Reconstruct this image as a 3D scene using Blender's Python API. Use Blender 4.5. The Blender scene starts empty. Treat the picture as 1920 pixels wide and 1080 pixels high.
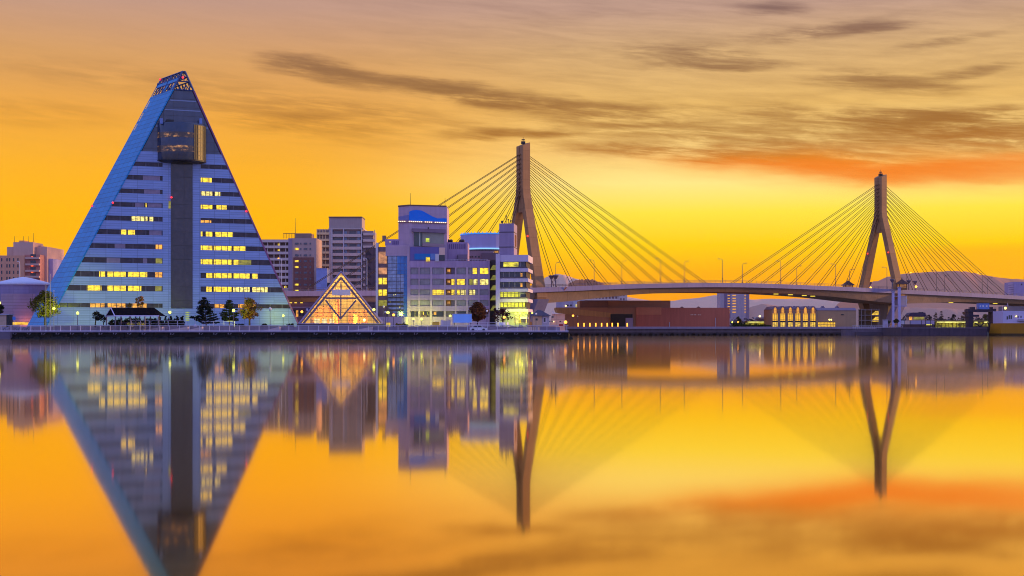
import bpy, math, random
from mathutils import Vector, Matrix
random.seed(11)
S = bpy.context.scene
COL = S.collection
F, H0, CH = 2600.0, 622.0, 1.6          # lens in photo pixels, horizon row, eye height above the water
R = math.radians
def gx(px, Y): return (px - 960) * Y / F
def gz(py, Y): return CH + (H0 - py) * Y / F

# ------------------------------------------------------------------ objects
def tag(o, label=None, cat=None, group=None, kind=None):
    if label: o['label'] = label
    if cat: o['category'] = cat
    if group: o['group'] = group
    if kind: o['kind'] = kind
    return o
def thing(name, label, cat, loc, rz=0.0, group=None):
    o = bpy.data.objects.new(name, None); COL.objects.link(o)
    o.empty_display_size = 0.5
    o.location = loc; o.rotation_euler = (0, 0, rz)
    return tag(o, label, cat, group)
ORD = ['first', 'second', 'third', 'fourth', 'fifth', 'sixth', 'seventh', 'eighth', 'ninth', 'tenth', 'eleventh', 'twelfth']

class MB:
    """collects shapes, links them as one mesh object"""
    def __init__(s): s.v = []; s.f = []
    def add(s, vs, fs):
        b = len(s.v); s.v += [tuple(p) for p in vs]; s.f += [tuple(i + b for i in f) for f in fs]; return s
    def box(s, x0, x1, y0, y1, z0, z1):
        return s.add([(x0,y0,z0),(x1,y0,z0),(x1,y1,z0),(x0,y1,z0),(x0,y0,z1),(x1,y0,z1),(x1,y1,z1),(x0,y1,z1)],
                     [(0,3,2,1),(4,5,6,7),(0,1,5,4),(1,2,6,5),(2,3,7,6),(3,0,4,7)])
    def hexa(s, lo, hi):
        n = len(lo)
        return s.add(list(lo) + list(hi), [tuple(range(n))[::-1], tuple(range(n, 2*n))] + [(i, (i+1) % n, n + (i+1) % n, n + i) for i in range(n)])
    def ext(s, poly, v0, v1):                     # polygon in (u, z) pushed back from v0 to v1
        n = len(poly)
        return s.add([(u, v0, z) for u, z in poly] + [(u, v1, z) for u, z in poly],
                     [tuple(range(n)), tuple(range(n, 2*n))[::-1]] + [(i, n + i, n + (i+1) % n, (i+1) % n) for i in range(n)])
    def plan(s, poly, z0, z1):                    # polygon in plan (u, v) raised from z0 to z1
        return s.hexa([(x, y, z0) for x, y in poly], [(x, y, z1) for x, y in poly])
    def tube(s, a, b, r0, r1=None, n=6):
        a, b = Vector(a), Vector(b); r1 = r0 if r1 is None else r1
        d = (b - a).normalized(); t = Vector((0, 0, 1)) if abs(d.z) < .9 else Vector((1, 0, 0))
        x = d.cross(t).normalized(); y = d.cross(x)
        lo = [a + (x*math.cos(2*math.pi*i/n) + y*math.sin(2*math.pi*i/n))*r0 for i in range(n)]
        hi = [b + (x*math.cos(2*math.pi*i/n) + y*math.sin(2*math.pi*i/n))*r1 for i in range(n)]
        return s.hexa(lo, hi)
    def path(s, pts, r, n=5):
        for a, b in zip(pts, pts[1:]): s.tube(a, b, r, r, n)
        return s
    def lathe(s, cx, cy, prof, n=24, a0=0.0, a1=2*math.pi):
        full = abs(a1 - a0) > 6.28
        k = n if full else n + 1
        vs = [(cx + r*math.cos(a0 + (a1-a0)*i/n), cy + r*math.sin(a0 + (a1-a0)*i/n), z) for r, z in prof for i in range(k)]
        fs = []
        for j in range(len(prof) - 1):
            for i in range(n):
                a = j*k + i; b = j*k + (i+1) % k
                fs.append((a, b, b + k, a + k))
        return s.add(vs, fs)
    def ball(s, c, r, n=8, m=6):
        pr = [(max(.001, r*math.sin(math.pi*i/m)), c[2] - r*math.cos(math.pi*i/m)) for i in range(m + 1)]
        return s.lathe(c[0], c[1], pr, n)
    def build(s, name, mat, parent=None, smooth=False):
        me = bpy.data.meshes.new(name); me.from_pydata(s.v, [], s.f); me.update()
        if smooth:
            for p in me.polygons: p.use_smooth = True
        if mat: me.materials.append(mat)
        o = bpy.data.objects.new(name, me); COL.objects.link(o)
        if parent: o.parent = parent
        return o

# ------------------------------------------------------------------ materials
MATS = {}
def nodes(name):
    m = bpy.data.materials.new(name); m.use_nodes = True
    nt = m.node_tree
    return m, nt, nt.nodes['Principled BSDF']
def N(nt, t, **kw):
    n = nt.nodes.new(t)
    for k, v in kw.items():
        if k.startswith('i_'):
            key = k[2:]; key = int(key) if key.isdigit() else key.replace('_', ' ')
            n.inputs[key].default_value = v
        else: setattr(n, k, v)
    return n
def MA(nt, op, a, b=None, c=None, clamp=False):
    n = nt.nodes.new('ShaderNodeMath'); n.operation = op; n.use_clamp = clamp
    for i, x in enumerate((a, b, c)):
        if x is None: continue
        if isinstance(x, (int, float)): n.inputs[i].default_value = x
        else: nt.links.new(x, n.inputs[i])
    return n.outputs[0]
def mixc(nt, fac, a, b, blend='MIX'):
    n = nt.nodes.new('ShaderNodeMix'); n.data_type = 'RGBA'; n.blend_type = blend
    for s, x in ((n.inputs[0], fac), (n.inputs[6], a), (n.inputs[7], b)):
        if isinstance(x, (int, float)): s.default_value = x
        elif isinstance(x, tuple): s.default_value = x if len(x) == 4 else (*x, 1)
        else: nt.links.new(x, s)
    return n.outputs[2]
def ramp(nt, fac, stops, interp='LINEAR'):
    n = nt.nodes.new('ShaderNodeValToRGB'); cr = n.color_ramp; cr.interpolation = interp
    while len(cr.elements) < len(stops): cr.elements.new(0.5)
    for e, (p, c) in zip(cr.elements, stops): e.position = p; e.color = (*c, 1) if len(c) == 3 else c
    nt.links.new(fac, n.inputs[0]); return n.outputs[0]
def lin(r, g, b):
    f = lambda c: (c/255/12.92 if c/255 <= .04045 else ((c/255 + .055)/1.055)**2.4)
    return (f(r), f(g), f(b))
def objco(nt, scale=(1, 1, 1)):
    tc = N(nt, 'ShaderNodeTexCoord'); mp = N(nt, 'ShaderNodeMapping'); mp.inputs['Scale'].default_value = scale
    nt.links.new(tc.outputs['Object'], mp.inputs['Vector']); return mp.outputs[0]
def noise(nt, vec, scale, detail=3, rough=.55):
    n = N(nt, 'ShaderNodeTexNoise'); n.inputs['Scale'].default_value = scale; n.inputs['Detail'].default_value = detail
    n.inputs['Roughness'].default_value = rough
    nt.links.new(vec, n.inputs['Vector']); return n.outputs[0]
def facade_uv(nt, axis='x'):
    tc = N(nt, 'ShaderNodeTexCoord'); sp = N(nt, 'ShaderNodeSeparateXYZ'); cb = N(nt, 'ShaderNodeCombineXYZ')
    nt.links.new(tc.outputs['Object'], sp.inputs[0])
    nt.links.new(sp.outputs[0 if axis == 'x' else 1], cb.inputs[0]); nt.links.new(sp.outputs[2], cb.inputs[1])
    return cb.outputs[0]
def grid(nt, uv, w, h, mortar, offset=0.0):
    b = N(nt, 'ShaderNodeTexBrick'); b.offset = offset; b.squash = 1
    b.inputs['Scale'].default_value = 1; b.inputs['Brick Width'].default_value = w; b.inputs['Row Height'].default_value = h
    b.inputs['Mortar Size'].default_value = mortar; b.inputs['Mortar Smooth'].default_value = 0.1
    nt.links.new(uv, b.inputs['Vector']); return b
def mat(name, col, rough=.75, metal=0.0, var=.16, scale=.35, streak=.12, joints=None, axis='x', jcol=.55, spec=.35, bump=0.0):
    if name in MATS: return MATS[name]
    m, nt, p = nodes(name)
    n1 = noise(nt, objco(nt), scale, 4)
    n2 = noise(nt, objco(nt, (1.6, 1.6, .12)), .8, 3)
    k = MA(nt, 'ADD', MA(nt, 'MULTIPLY_ADD', n1, 2*var, 1 - var), MA(nt, 'MULTIPLY_ADD', n2, 2*streak, -streak))
    if joints:
        b = grid(nt, facade_uv(nt, axis), *joints)
        b.inputs['Color1'].default_value = (1.04,)*3 + (1,); b.inputs['Color2'].default_value = (.88,)*3 + (1,); b.inputs['Mortar'].default_value = (jcol,)*3 + (1,)
        sc = N(nt, 'ShaderNodeSeparateColor'); nt.links.new(b.outputs['Color'], sc.inputs[0])
        k = MA(nt, 'MULTIPLY', k, sc.outputs[0])
    cb = N(nt, 'ShaderNodeCombineColor')
    for i in range(3): nt.links.new(MA(nt, 'MULTIPLY', k, col[i]), cb.inputs[i])
    nt.links.new(cb.outputs[0], p.inputs['Base Color'])
    p.inputs['Roughness'].default_value = rough; p.inputs['Metallic'].default_value = metal
    p.inputs['Specular IOR Level'].default_value = spec
    if bump:
        bp = N(nt, 'ShaderNodeBump'); bp.inputs['Strength'].default_value = bump; bp.inputs['Distance'].default_value = .2
        nt.links.new(noise(nt, objco(nt), 1.5, 5), bp.inputs['Height']); nt.links.new(bp.outputs[0], p.inputs['Normal'])
    MATS[name] = m; return m
def glassmat(name, col, rough=.07, metal=0.0, joints=None, axis='x', spec=.6, jc=(.1, .1, .12), var=.3):
    if name in MATS: return MATS[name]
    m, nt, p = nodes(name)
    n1 = noise(nt, objco(nt), .7, 2)
    c = mixc(nt, n1, tuple(x*(1-var) for x in col), tuple(x*(1+var) for x in col))
    if joints:
        b = grid(nt, facade_uv(nt, axis), *joints)
        c = mixc(nt, b.outputs['Fac'], c, jc)
        nt.links.new(MA(nt, 'MULTIPLY_ADD', b.outputs['Fac'], .5, rough), p.inputs['Roughness'])
    else: p.inputs['Roughness'].default_value = rough
    nt.links.new(c, p.inputs['Base Color'])
    p.inputs['Metallic'].default_value = metal; p.inputs['Specular IOR Level'].default_value = spec
    MATS[name] = m; return m
def glow(name, col, strength, patch=None, dark=.25, joints=None, cut=None, axis='x'):
    """something that gives off light; patch = size of the lighter and dimmer patches of a lit room"""
    if name in MATS: return MATS[name]
    m, nt, p = nodes(name)
    p.inputs['Base Color'].default_value = (.04, .04, .05, 1); p.inputs['Roughness'].default_value = .3
    s = strength
    if patch:
        n1 = noise(nt, objco(nt, (.7, .7, 1.5)), patch, 3, .7)
        lo, hi = cut or (.38, .62)
        mr = N(nt, 'ShaderNodeMapRange'); mr.inputs['From Min'].default_value = lo; mr.inputs['From Max'].default_value = hi
        mr.inputs['To Min'].default_value = strength*dark; mr.inputs['To Max'].default_value = strength
        nt.links.new(n1, mr.inputs['Value']); s = mr.outputs[0]
    if joints:
        b = grid(nt, facade_uv(nt, axis), *joints)
        s = MA(nt, 'MULTIPLY', s, MA(nt, 'MULTIPLY_ADD', b.outputs['Fac'], -.9, 1.0))
    p.inputs['Emission Color'].default_value = (*col, 1)
    if isinstance(s, float) or isinstance(s, int): p.inputs['Emission Strength'].default_value = s
    else: nt.links.new(s, p.inputs['Emission Strength'])
    MATS[name] = m; return m
def leafmat(name, a, b, sc=.5, trans=.25):
    if name in MATS: return MATS[name]
    m, nt, p = nodes(name)
    c = mixc(nt, MA(nt, 'MULTIPLY_ADD', noise(nt, objco(nt), sc, 3), 2.4, -.7, clamp=True), a, b)
    nt.links.new(c, p.inputs['Base Color']); p.inputs['Roughness'].default_value = .7; p.inputs['Specular IOR Level'].default_value = .15
    MATS[name] = m; return m

# ------------------------------------------------------------------ a building with a frame of its own
class Bld:
    """u runs along the front, v goes back, z up from the base; r() turns marks read off the front into metres on that front"""
    def __init__(s, name, label, cat, px, Y, ang=0.0, zb=2.7, group=None):
        s.a = R(ang); s.O = (gx(px, Y), Y); s.zb = zb
        s.U = (math.cos(s.a), math.sin(s.a)); s.N = (-math.sin(s.a), math.cos(s.a))
        s.root = thing(name, label, cat, (s.O[0], s.O[1], zb), s.a, group)
    def uz(s, px, py, v=0.0):
        dx = (px - 960)/F; dz = (H0 - py)/F
        ox, oy = s.O[0] + v*s.N[0], s.O[1] + v*s.N[1]
        u = (oy*dx - ox)/(s.U[0] - s.U[1]*dx); t = oy + u*s.U[1]
        return u, CH + t*dz - s.zb
    def r(s, x0, y0, x1, y1, v=0.0):
        xm = (x0 + x1)/2
        u0 = s.uz(x0, y0, v)[0]; u1 = s.uz(x1, y0, v)[0]
        z1 = s.uz(xm, y0, v)[1]; z0 = 0.0 if y1 is None else s.uz(xm, y1, v)[1]
        return u0, u1, z0, z1
    def box(s, name, m, x0, y0, x1, y1, v0, v1, parent=None):
        u0, u1, z0, z1 = s.r(x0, y0, x1, y1, v0)
        return MB().box(u0, u1, v0, v1, z0, z1).build(name, m, parent or s.root)
    def wins(s, m, xs, ys, v=0.0, lit=None, lm=None, name='window', skip=()):
        out = []
        for j, (y0, y1) in enumerate(ys):
            for i, (x0, x1) in enumerate(xs):
                if (i, j) in skip: continue
                mm = lm if (lit and (i, j) in lit) else m
                out.append(s.box(name, mm, x0, y0, x1, y1, v - .05, v + .1))
        return out
def spans(x0, x1, n, frac=.6):
    w = (x1 - x0)/n
    return [(x0 + w*(i + .5 - frac/2), x0 + w*(i + .5 + frac/2)) for i in range(n)]
# ------------------------------------------------------------------ camera
cam = bpy.data.objects.new('camera', bpy.data.cameras.new('camera')); COL.objects.link(cam)
cam.location = (0, 0, CH); cam.rotation_euler = (R(90), 0, 0)
cam.data.sensor_width = 36; cam.data.lens = F/1920*36; cam.data.shift_y = (H0 - 540)/1920
cam.data.clip_end = 30000; cam.data.clip_start = .1
S.camera = cam
S.view_settings.view_transform = 'Standard'; S.view_settings.look = 'None'
S.view_settings.exposure = 0; S.view_settings.gamma = 1
S.cycles.use_denoising = True; S.render.filter_size = 1.05; S.cycles.filter_width = 1.05
S.cycles.max_bounces = 6; S.cycles.diffuse_bounces = 2; S.cycles.glossy_bounces = 3
S.cycles.transmission_bounces = 3; S.cycles.transparent_max_bounces = 12; S.cycles.volume_bounces = 0
S.cycles.sample_clamp_indirect = 4; S.cycles.caustics_reflective = False; S.cycles.caustics_refractive = False

# ------------------------------------------------------------------ dusk sky
SUN_AZ, SUN_EL = 70.0, 5.0               # degrees to the right of the view, above the horizon
W = bpy.data.worlds.new('World'); S.world = W; W.use_nodes = True
nt = W.node_tree; nt.nodes.clear()
tc = N(nt, 'ShaderNodeTexCoord'); sp = N(nt, 'ShaderNodeSeparateXYZ'); nt.links.new(tc.outputs['Generated'], sp.inputs[0])
x, y, z = sp.outputs
U = MA(nt, 'MULTIPLY', MA(nt, 'ARCTAN2', x, y), 180/math.pi)
E = MA(nt, 'MULTIPLY', MA(nt, 'ARCSINE', z), 180/math.pi)
def udeg(px): return math.degrees(math.atan((px - 960)/F))
def edeg(py, px=960): return math.degrees(math.atan((H0 - py)/F*math.cos(math.radians(udeg(px)))))
fe = MA(nt, 'DIVIDE', E, 16.0)
def st(py): return max(0, edeg(py)/16)
rampL = ramp(nt, fe, [(0, lin(250,150,60)), (st(560), lin(255,166,6)), (st(480), lin(255,180,0)), (st(410), lin(255,183,0)), (st(330), lin(252,178,36)),
                      (st(230), lin(239,168,66)), (st(120), lin(215,159,100)), (st(20), lin(194,152,132)), (1, lin(172,136,134))])
rampC = ramp(nt, fe, [(0, lin(250,160,80)), (st(560), lin(255,160,14)), (st(510), lin(255,178,0)), (st(460), lin(255,207,0)), (st(400), lin(255,227,66)), (st(345), lin(255,232,136)),
                      (st(290), lin(250,208,126)), (st(200), lin(232,184,104)), (st(100), lin(216,174,120)), (st(20), lin(194,156,136)), (1, lin(172,140,140))])
gm = N(nt, 'ShaderNodeMapRange', interpolation_type='SMOOTHERSTEP'); nt.links.new(U, gm.inputs['Value'])
gm.inputs['From Min'].default_value = udeg(430); gm.inputs['From Max'].default_value = udeg(1330)
g = gm.outputs[0]
# low bank at the far right where the yellow gives way to orange
front = mixc(nt, g, rampL, rampC)
bank = MA(nt, 'MULTIPLY', MA(nt, 'SMOOTH_MIN', 1.0, MA(nt, 'MAXIMUM', MA(nt, 'MULTIPLY', MA(nt, 'SUBTRACT', edeg(455, 1800), E), 3.0), 0.0), .2),
          MA(nt, 'MINIMUM', 1.0, MA(nt, 'MAXIMUM', MA(nt, 'DIVIDE', MA(nt, 'SUBTRACT', U, udeg(1640)), 2.2), 0.0)))
front = mixc(nt, MA(nt, 'MULTIPLY', bank, .75, clamp=True), front, lin(255,180,8))
# clouds: soft long banks placed round the sky, broken up by stretched noise
cb = N(nt, 'ShaderNodeCombineXYZ'); nt.links.new(U, cb.inputs[0]); nt.links.new(E, cb.inputs[1])
cbs = N(nt, 'ShaderNodeCombineXYZ'); nt.links.new(U, cbs.inputs[0]); nt.links.new(MA(nt, 'MULTIPLY_ADD', U, .085, E), cbs.inputs[1])
def skynoise(sx, sy, scale, detail=5, rough=.6, dist=0.0, loc=(0,0,0), rot=0):
    mp = N(nt, 'ShaderNodeMapping'); mp.inputs['Scale'].default_value = (sx, sy, 1); mp.inputs['Location'].default_value = loc
    mp.inputs['Rotation'].default_value = (0, 0, rot)
    nt.links.new(cbs.outputs[0], mp.inputs['Vector'])
    n = N(nt, 'ShaderNodeTexNoise'); n.inputs['Scale'].default_value = scale; n.inputs['Detail'].default_value = detail
    n.inputs['Roughness'].default_value = rough; n.inputs['Distortion'].default_value = dist
    nt.links.new(mp.outputs[0], n.inputs['Vector']); return n
wn = skynoise(.16, .8, 1.0, 4, .55)
sub = N(nt, 'ShaderNodeVectorMath', operation='SUBTRACT'); nt.links.new(wn.outputs['Color'], sub.inputs[0]); sub.inputs[1].default_value = (.5, .5, .5)
mul = N(nt, 'ShaderNodeVectorMath', operation='MULTIPLY'); nt.links.new(sub.outputs[0], mul.inputs[0]); mul.inputs[1].default_value = (3.6, 1.1, 0)
add = N(nt, 'ShaderNodeVectorMath', operation='ADD'); nt.links.new(cb.outputs[0], add.inputs[0]); nt.links.new(mul.outputs[0], add.inputs[1])
warped = add.outputs[0]
def bank_mask(cx, cy, w, h, slope, k):
    mp = N(nt, 'ShaderNodeMapping', vector_type='TEXTURE')
    mp.inputs['Location'].default_value = (udeg(cx), edeg(cy, cx), 0)
    mp.inputs['Rotation'].default_value = (0, 0, -math.atan(slope))
    mp.inputs['Scale'].default_value = (w/F*57.3, h/F*57.3, 1)
    nt.links.new(warped, mp.inputs['Vector'])
    ln = N(nt, 'ShaderNodeVectorMath', operation='LENGTH'); nt.links.new(mp.outputs[0], ln.inputs[0])
    mr = N(nt, 'ShaderNodeMapRange', interpolation_type='SMOOTHSTEP'); nt.links.new(ln.outputs['Value'], mr.inputs['Value'])
    mr.inputs['From Min'].default_value = 0; mr.inputs['From Max'].default_value = 1.7
    mr.inputs['To Min'].default_value = k; mr.inputs['To Max'].default_value = 0
    return mr.outputs[0]
def masks(lst):
    acc = None
    for b in lst:
        o = bank_mask(*b); acc = o if acc is None else MA(nt, 'ADD', acc, o)
    return acc
streak = skynoise(.11, .95, 2.0, 7, .60, .5).outputs[0]
fine = skynoise(.20, 2.0, 2.4, 7, .66, .35, (3, 1, 0)).outputs[0]
tex = MA(nt, 'MULTIPLY_ADD', streak, 3.6, MA(nt, 'MULTIPLY_ADD', fine, 2.7, -2.33))
dark = masks([(585,128,80,15,.10,1.0), (730,155,140,16,.14,1.0), (880,174,120,15,.16,1.1), (560,228,170,24,.12,.45), (250,150,240,26,.05,.2),
              (960,253,110,9,.02,1.0), (1110,212,160,26,.10,.9), (1300,108,115,19,.08,.95), (1350,126,110,10,.0,.7), (1445,20,60,13,0,.9),
              (1600,52,75,14,-.03,.9), (1540,62,150,9,-.05,.7), (1660,155,110,12,.12,1.0), (1820,135,80,9,-.1,.7), (1850,246,220,32,.06,1.15),
              (1630,222,240,18,.10,.9), (1270,290,190,12,.05,1.25), (1430,262,280,34,.06,.7), (1580,298,260,17,.05,.9), (1820,215,120,12,.02,.6), (1780,80,80,7,-.12,.6),
              (40,215,140,24,0,.2), (700,210,200,14,.1,.35), (1000,190,160,14,.12,.6)])
dark = MA(nt, 'MULTIPLY', dark, MA(nt, 'SMOOTH_MAX', tex, .08, .3))
dark = MA(nt, 'SUBTRACT', 1.0, MA(nt, 'POWER', 2.718, MA(nt, 'MULTIPLY', dark, -1.55)), clamp=True)
veil = MA(nt, 'MULTIPLY', MA(nt, 'MULTIPLY_ADD', MA(nt, 'MULTIPLY_ADD', fine, .5, MA(nt, 'MULTIPLY', streak, .7)), 2.4, -1.2, clamp=True), .42)      # thin veil all over the upper sky
vr = N(nt, 'ShaderNodeMapRange', interpolation_type='SMOOTHSTEP'); nt.links.new(E, vr.inputs['Value'])
vr.inputs['From Min'].default_value = edeg(380); vr.inputs['From Max'].default_value = edeg(230)
vu = N(nt, 'ShaderNodeMapRange', interpolation_type='SMOOTHSTEP'); nt.links.new(U, vu.inputs['Value'])
vu.inputs['From Min'].default_value = udeg(350); vu.inputs['From Max'].default_value = udeg(1100); vu.inputs['To Min'].default_value = .25
veil = MA(nt, 'MULTIPLY', MA(nt, 'MULTIPLY', veil, vr.outputs[0]), vu.outputs[0])
ccol = ramp(nt, fe, [(st(345), lin(222,112,10)), (st(300), lin(172,94,10)), (st(250), lin(154,96,34)), (st(170), lin(146,102,60)), (st(90), lin(132,94,72)), (st(10), lin(126,96,92))])
sky1 = mixc(nt, veil, front, ccol)
sky1 = mixc(nt, MA(nt, 'MULTIPLY', dark, .93, clamp=True), sky1, ccol)
red = MA(nt, 'MULTIPLY', masks([(1800,322,270,17,.05,1.15), (1530,314,220,14,.05,.75), (1890,300,140,12,.0,.5)]), MA(nt, 'MULTIPLY_ADD', fine, 1.6, .05))
red = MA(nt, 'SUBTRACT', 1.0, MA(nt, 'POWER', 2.718, MA(nt, 'MULTIPLY', red, -1.7)), clamp=True)
rg = masks([(1800,316,420,34,.04,.62), (1500,312,260,24,.05,.30)])
sky1 = mixc(nt, rg, sky1, lin(250,146,30))
sky1 = mixc(nt, MA(nt, 'MULTIPLY', red, .72), sky1, lin(242,116,18))
# the rest of the dome: gold low down towards the sun, blue dusk overhead and behind
zf = N(nt, 'ShaderNodeMapRange', interpolation_type='SMOOTHSTEP'); nt.links.new(E, zf.inputs['Value'])
zf.inputs['From Min'].default_value = 14; zf.inputs['From Max'].default_value = 38
hyp = MA(nt, 'SQRT', MA(nt, 'MAXIMUM', MA(nt, 'SUBTRACT', 1.0, MA(nt, 'MULTIPLY', z, z)), .0001))
bf = N(nt, 'ShaderNodeMapRange', interpolation_type='SMOOTHSTEP'); nt.links.new(MA(nt, 'DIVIDE', MA(nt, 'ADD', MA(nt, 'MULTIPLY', x, math.sin(R(16))), MA(nt, 'MULTIPLY', y, math.cos(R(16)))), hyp), bf.inputs['Value'])
bf.inputs['From Min'].default_value = .55; bf.inputs['From Max'].default_value = .08
blue = ramp(nt, MA(nt, 'DIVIDE', E, 90.0), [(0, (.44, .46, .92)), (.12, (.40, .46, .98)), (.4, (.34, .45, 1.02)), (1, (.24, .38, .92))])
sky2 = mixc(nt, MA(nt, 'MAXIMUM', zf.outputs[0], bf.outputs[0]), sky1, blue)
bg = N(nt, 'ShaderNodeBackground'); nt.links.new(sky2, bg.inputs['Color']); bg.inputs['Strength'].default_value = 1.04
ns = N(nt, 'ShaderNodeTexSky', sky_type='NISHITA'); ns.sun_disc = False; ns.sun_elevation = R(SUN_EL); ns.sun_rotation = R(SUN_AZ)
bg2 = N(nt, 'ShaderNodeBackground'); nt.links.new(ns.outputs[0], bg2.inputs['Color']); bg2.inputs['Strength'].default_value = 0.002
ad = N(nt, 'ShaderNodeAddShader'); nt.links.new(bg.outputs[0], ad.inputs[0]); nt.links.new(bg2.outputs[0], ad.inputs[1])
out = N(nt, 'ShaderNodeOutputWorld'); nt.links.new(ad.outputs[0], out.inputs['Surface'])

sl = bpy.data.lights.new('sun', 'SUN'); sl.energy = 4.2; sl.angle = R(3); sl.color = (1, .58, .22)
so = bpy.data.objects.new('sun', sl); COL.objects.link(so)
sd = Vector((math.sin(R(SUN_AZ))*math.cos(R(SUN_EL)), math.cos(R(SUN_AZ))*math.cos(R(SUN_EL)), math.sin(R(SUN_EL))))
so.rotation_euler = sd.to_track_quat('Z', 'Y').to_euler()

# ------------------------------------------------------------------ haze, water, ground
def haze(y1, top, half, dens):
    m = bpy.data.materials.new('haze_air'); m.use_nodes = True; t = m.node_tree; t.nodes.clear()
    v = N(t, 'ShaderNodeVolumePrincipled'); v.inputs['Color'].default_value = (.95, .72, .42, 1); v.inputs['Density'].default_value = dens
    v.inputs['Anisotropy'].default_value = 0.0
    o = N(t, 'ShaderNodeOutputMaterial'); t.links.new(v.outputs[0], o.inputs['Volume'])
    tag(MB().box(-half, half, -30, y1, -4.5, top).build('haze', m), kind='stuff')
HAZE_D = 1.5e-5
if HAZE_D: haze(3600, 190, 2600, HAZE_D)

m, nt, p = nodes('still_water')
wv = noise(nt, objco(nt, (.03, .004, 1)), 1.0, 3)
lw = N(nt, 'ShaderNodeLayerWeight'); lw.inputs['Blend'].default_value = .5
tint = ramp(nt, lw.outputs['Facing'], [(.80, (.97,.62,.11)), (.885, (.99,.79,.44)), (.955, (.99,.86,.62)), (1.0, (.98,.89,.76))])
gl = N(nt, 'ShaderNodeBsdfGlossy'); gl.inputs['Roughness'].default_value = .043
nt.links.new(mixc(nt, MA(nt, 'MULTIPLY', wv, .10), tint, (.74,.52,.16)), gl.inputs['Color'])
p.inputs['Base Color'].default_value = (.012,.014,.018,1); p.inputs['Roughness'].default_value = .1
mxs = N(nt, 'ShaderNodeMixShader'); mxs.inputs[0].default_value = .97
gl2 = N(nt, 'ShaderNodeBsdfGlossy'); gl2.inputs['Roughness'].default_value = .20; nt.links.new(tint, gl2.inputs['Color'])   # faint chop
chop = N(nt, 'ShaderNodeMixShader'); nt.links.new(MA(nt, 'MULTIPLY_ADD', wv, .08, .01), chop.inputs[0])
nt.links.new(gl.outputs[0], chop.inputs[1]); nt.links.new(gl2.outputs[0], chop.inputs[2])
nt.links.new(p.outputs[0], mxs.inputs[1]); nt.links.new(chop.outputs[0], mxs.inputs[2]); nt.links.new(mxs.outputs[0], nt.nodes['Material Output'].inputs['Surface'])
bp = N(nt, 'ShaderNodeBump'); bp.inputs['Strength'].default_value = .06; bp.inputs['Distance'].default_value = .02
nt.links.new(noise(nt, objco(nt, (.5, .12, 1)), 1.0, 2), bp.inputs['Height']); nt.links.new(bp.outputs[0], gl.inputs['Normal'])
WATER = m
tag(MB().add([(-2500,-25,0),(2500,-25,0),(2500,3500,0),(-2500,3500,0)], [(0,1,2,3)]).build('water', WATER), kind='structure')

CONC = mat('quay_concrete', lin(150,140,165), .85, var=.25, scale=.6, streak=.2, bump=.3)
PAVE = mat('paving', lin(150,140,150), .85, var=.15)
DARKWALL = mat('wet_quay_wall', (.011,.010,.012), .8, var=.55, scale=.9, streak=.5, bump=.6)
LAND = mat('land_fill', lin(110,105,100), .9)
tag(MB().box(-420, 12.0, 302, 640, -3, 1.66).build('ground', PAVE), kind='structure')
tag(MB().box(-420, 11.0, 319, 600, 1.5, 2.7).build('terrace_paving', mat('terrace_stone', lin(165,148,165), .85, joints=(2.2,1.3,.03), jcol=.7)), kind='structure')
tag(MB().box(-1500, 1500, 613.5, 3300, -3, 3.4).build('far_ground', LAND), kind='structure')
# ------------------------------------------------------------------ shared materials
LAV = mat('lavender_panel', lin(176,160,186), .7, var=.1, streak=.1)
LAV2 = mat('mauve_render', lin(190,160,180), .75, var=.12, streak=.16)
WHITE = mat('pale_render', lin(205,195,205), .75, var=.1, streak=.12)
STEEL = mat('painted_steel', lin(190,185,200), .5, var=.1)
DKSTEEL = mat('dark_steel', (.03,.028,.035), .55)
BLACKR = mat('dark_roof', (.008,.006,.010), .9, var=.3, spec=.02)
GLASSD = glassmat('dark_window', (.030,.030,.045), .08)
GLASSG = glassmat('grey_window', (.10,.09,.12), .12)
LITY = glow('lit_office', (1,.68,.02), 1.7, 1.3, .45, joints=(1.6,9,.10), cut=(.40,.58))
LITW = glow('lit_office_pale', (1,.80,.20), 1.5, 1.4, .35, cut=(.40,.58), joints=(1.1,9,.10))
LITO = glow('lit_shop', (1,.42,.03), 1.5, .8, .25, joints=(1.3,9,.10))
LITG = glow('dim_room', (.62,.55,.03), .55, .9, .4)
RED = glow('red_beacon_or_glint', (1,.02,.03), 2.2)
YG = glow('lamp_sodium_green', (.92,1,.10), 3.2)
ORANGE = glow('lamp_orange', (1,.36,.04), 3.2)
OPAL = mat('opal_globe', lin(230,225,220), .35)
def flood(name, loc, aim, watts, col, cone=120, size=.3, parent=None):
    l = bpy.data.lights.new(name, 'SPOT'); l.energy = watts; l.color = col; l.shadow_soft_size = size
    l.spot_size = R(cone); l.spot_blend = .7
    o = bpy.data.objects.new(name, l); COL.objects.link(o); o.location = loc
    o.rotation_euler = (Vector(loc) - Vector(aim)).to_track_quat('Z', 'Y').to_euler()
    if parent: o.parent = parent
    return o
YGC = (.78, 1.0, .05); ORC = (1, .38, .05)

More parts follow.
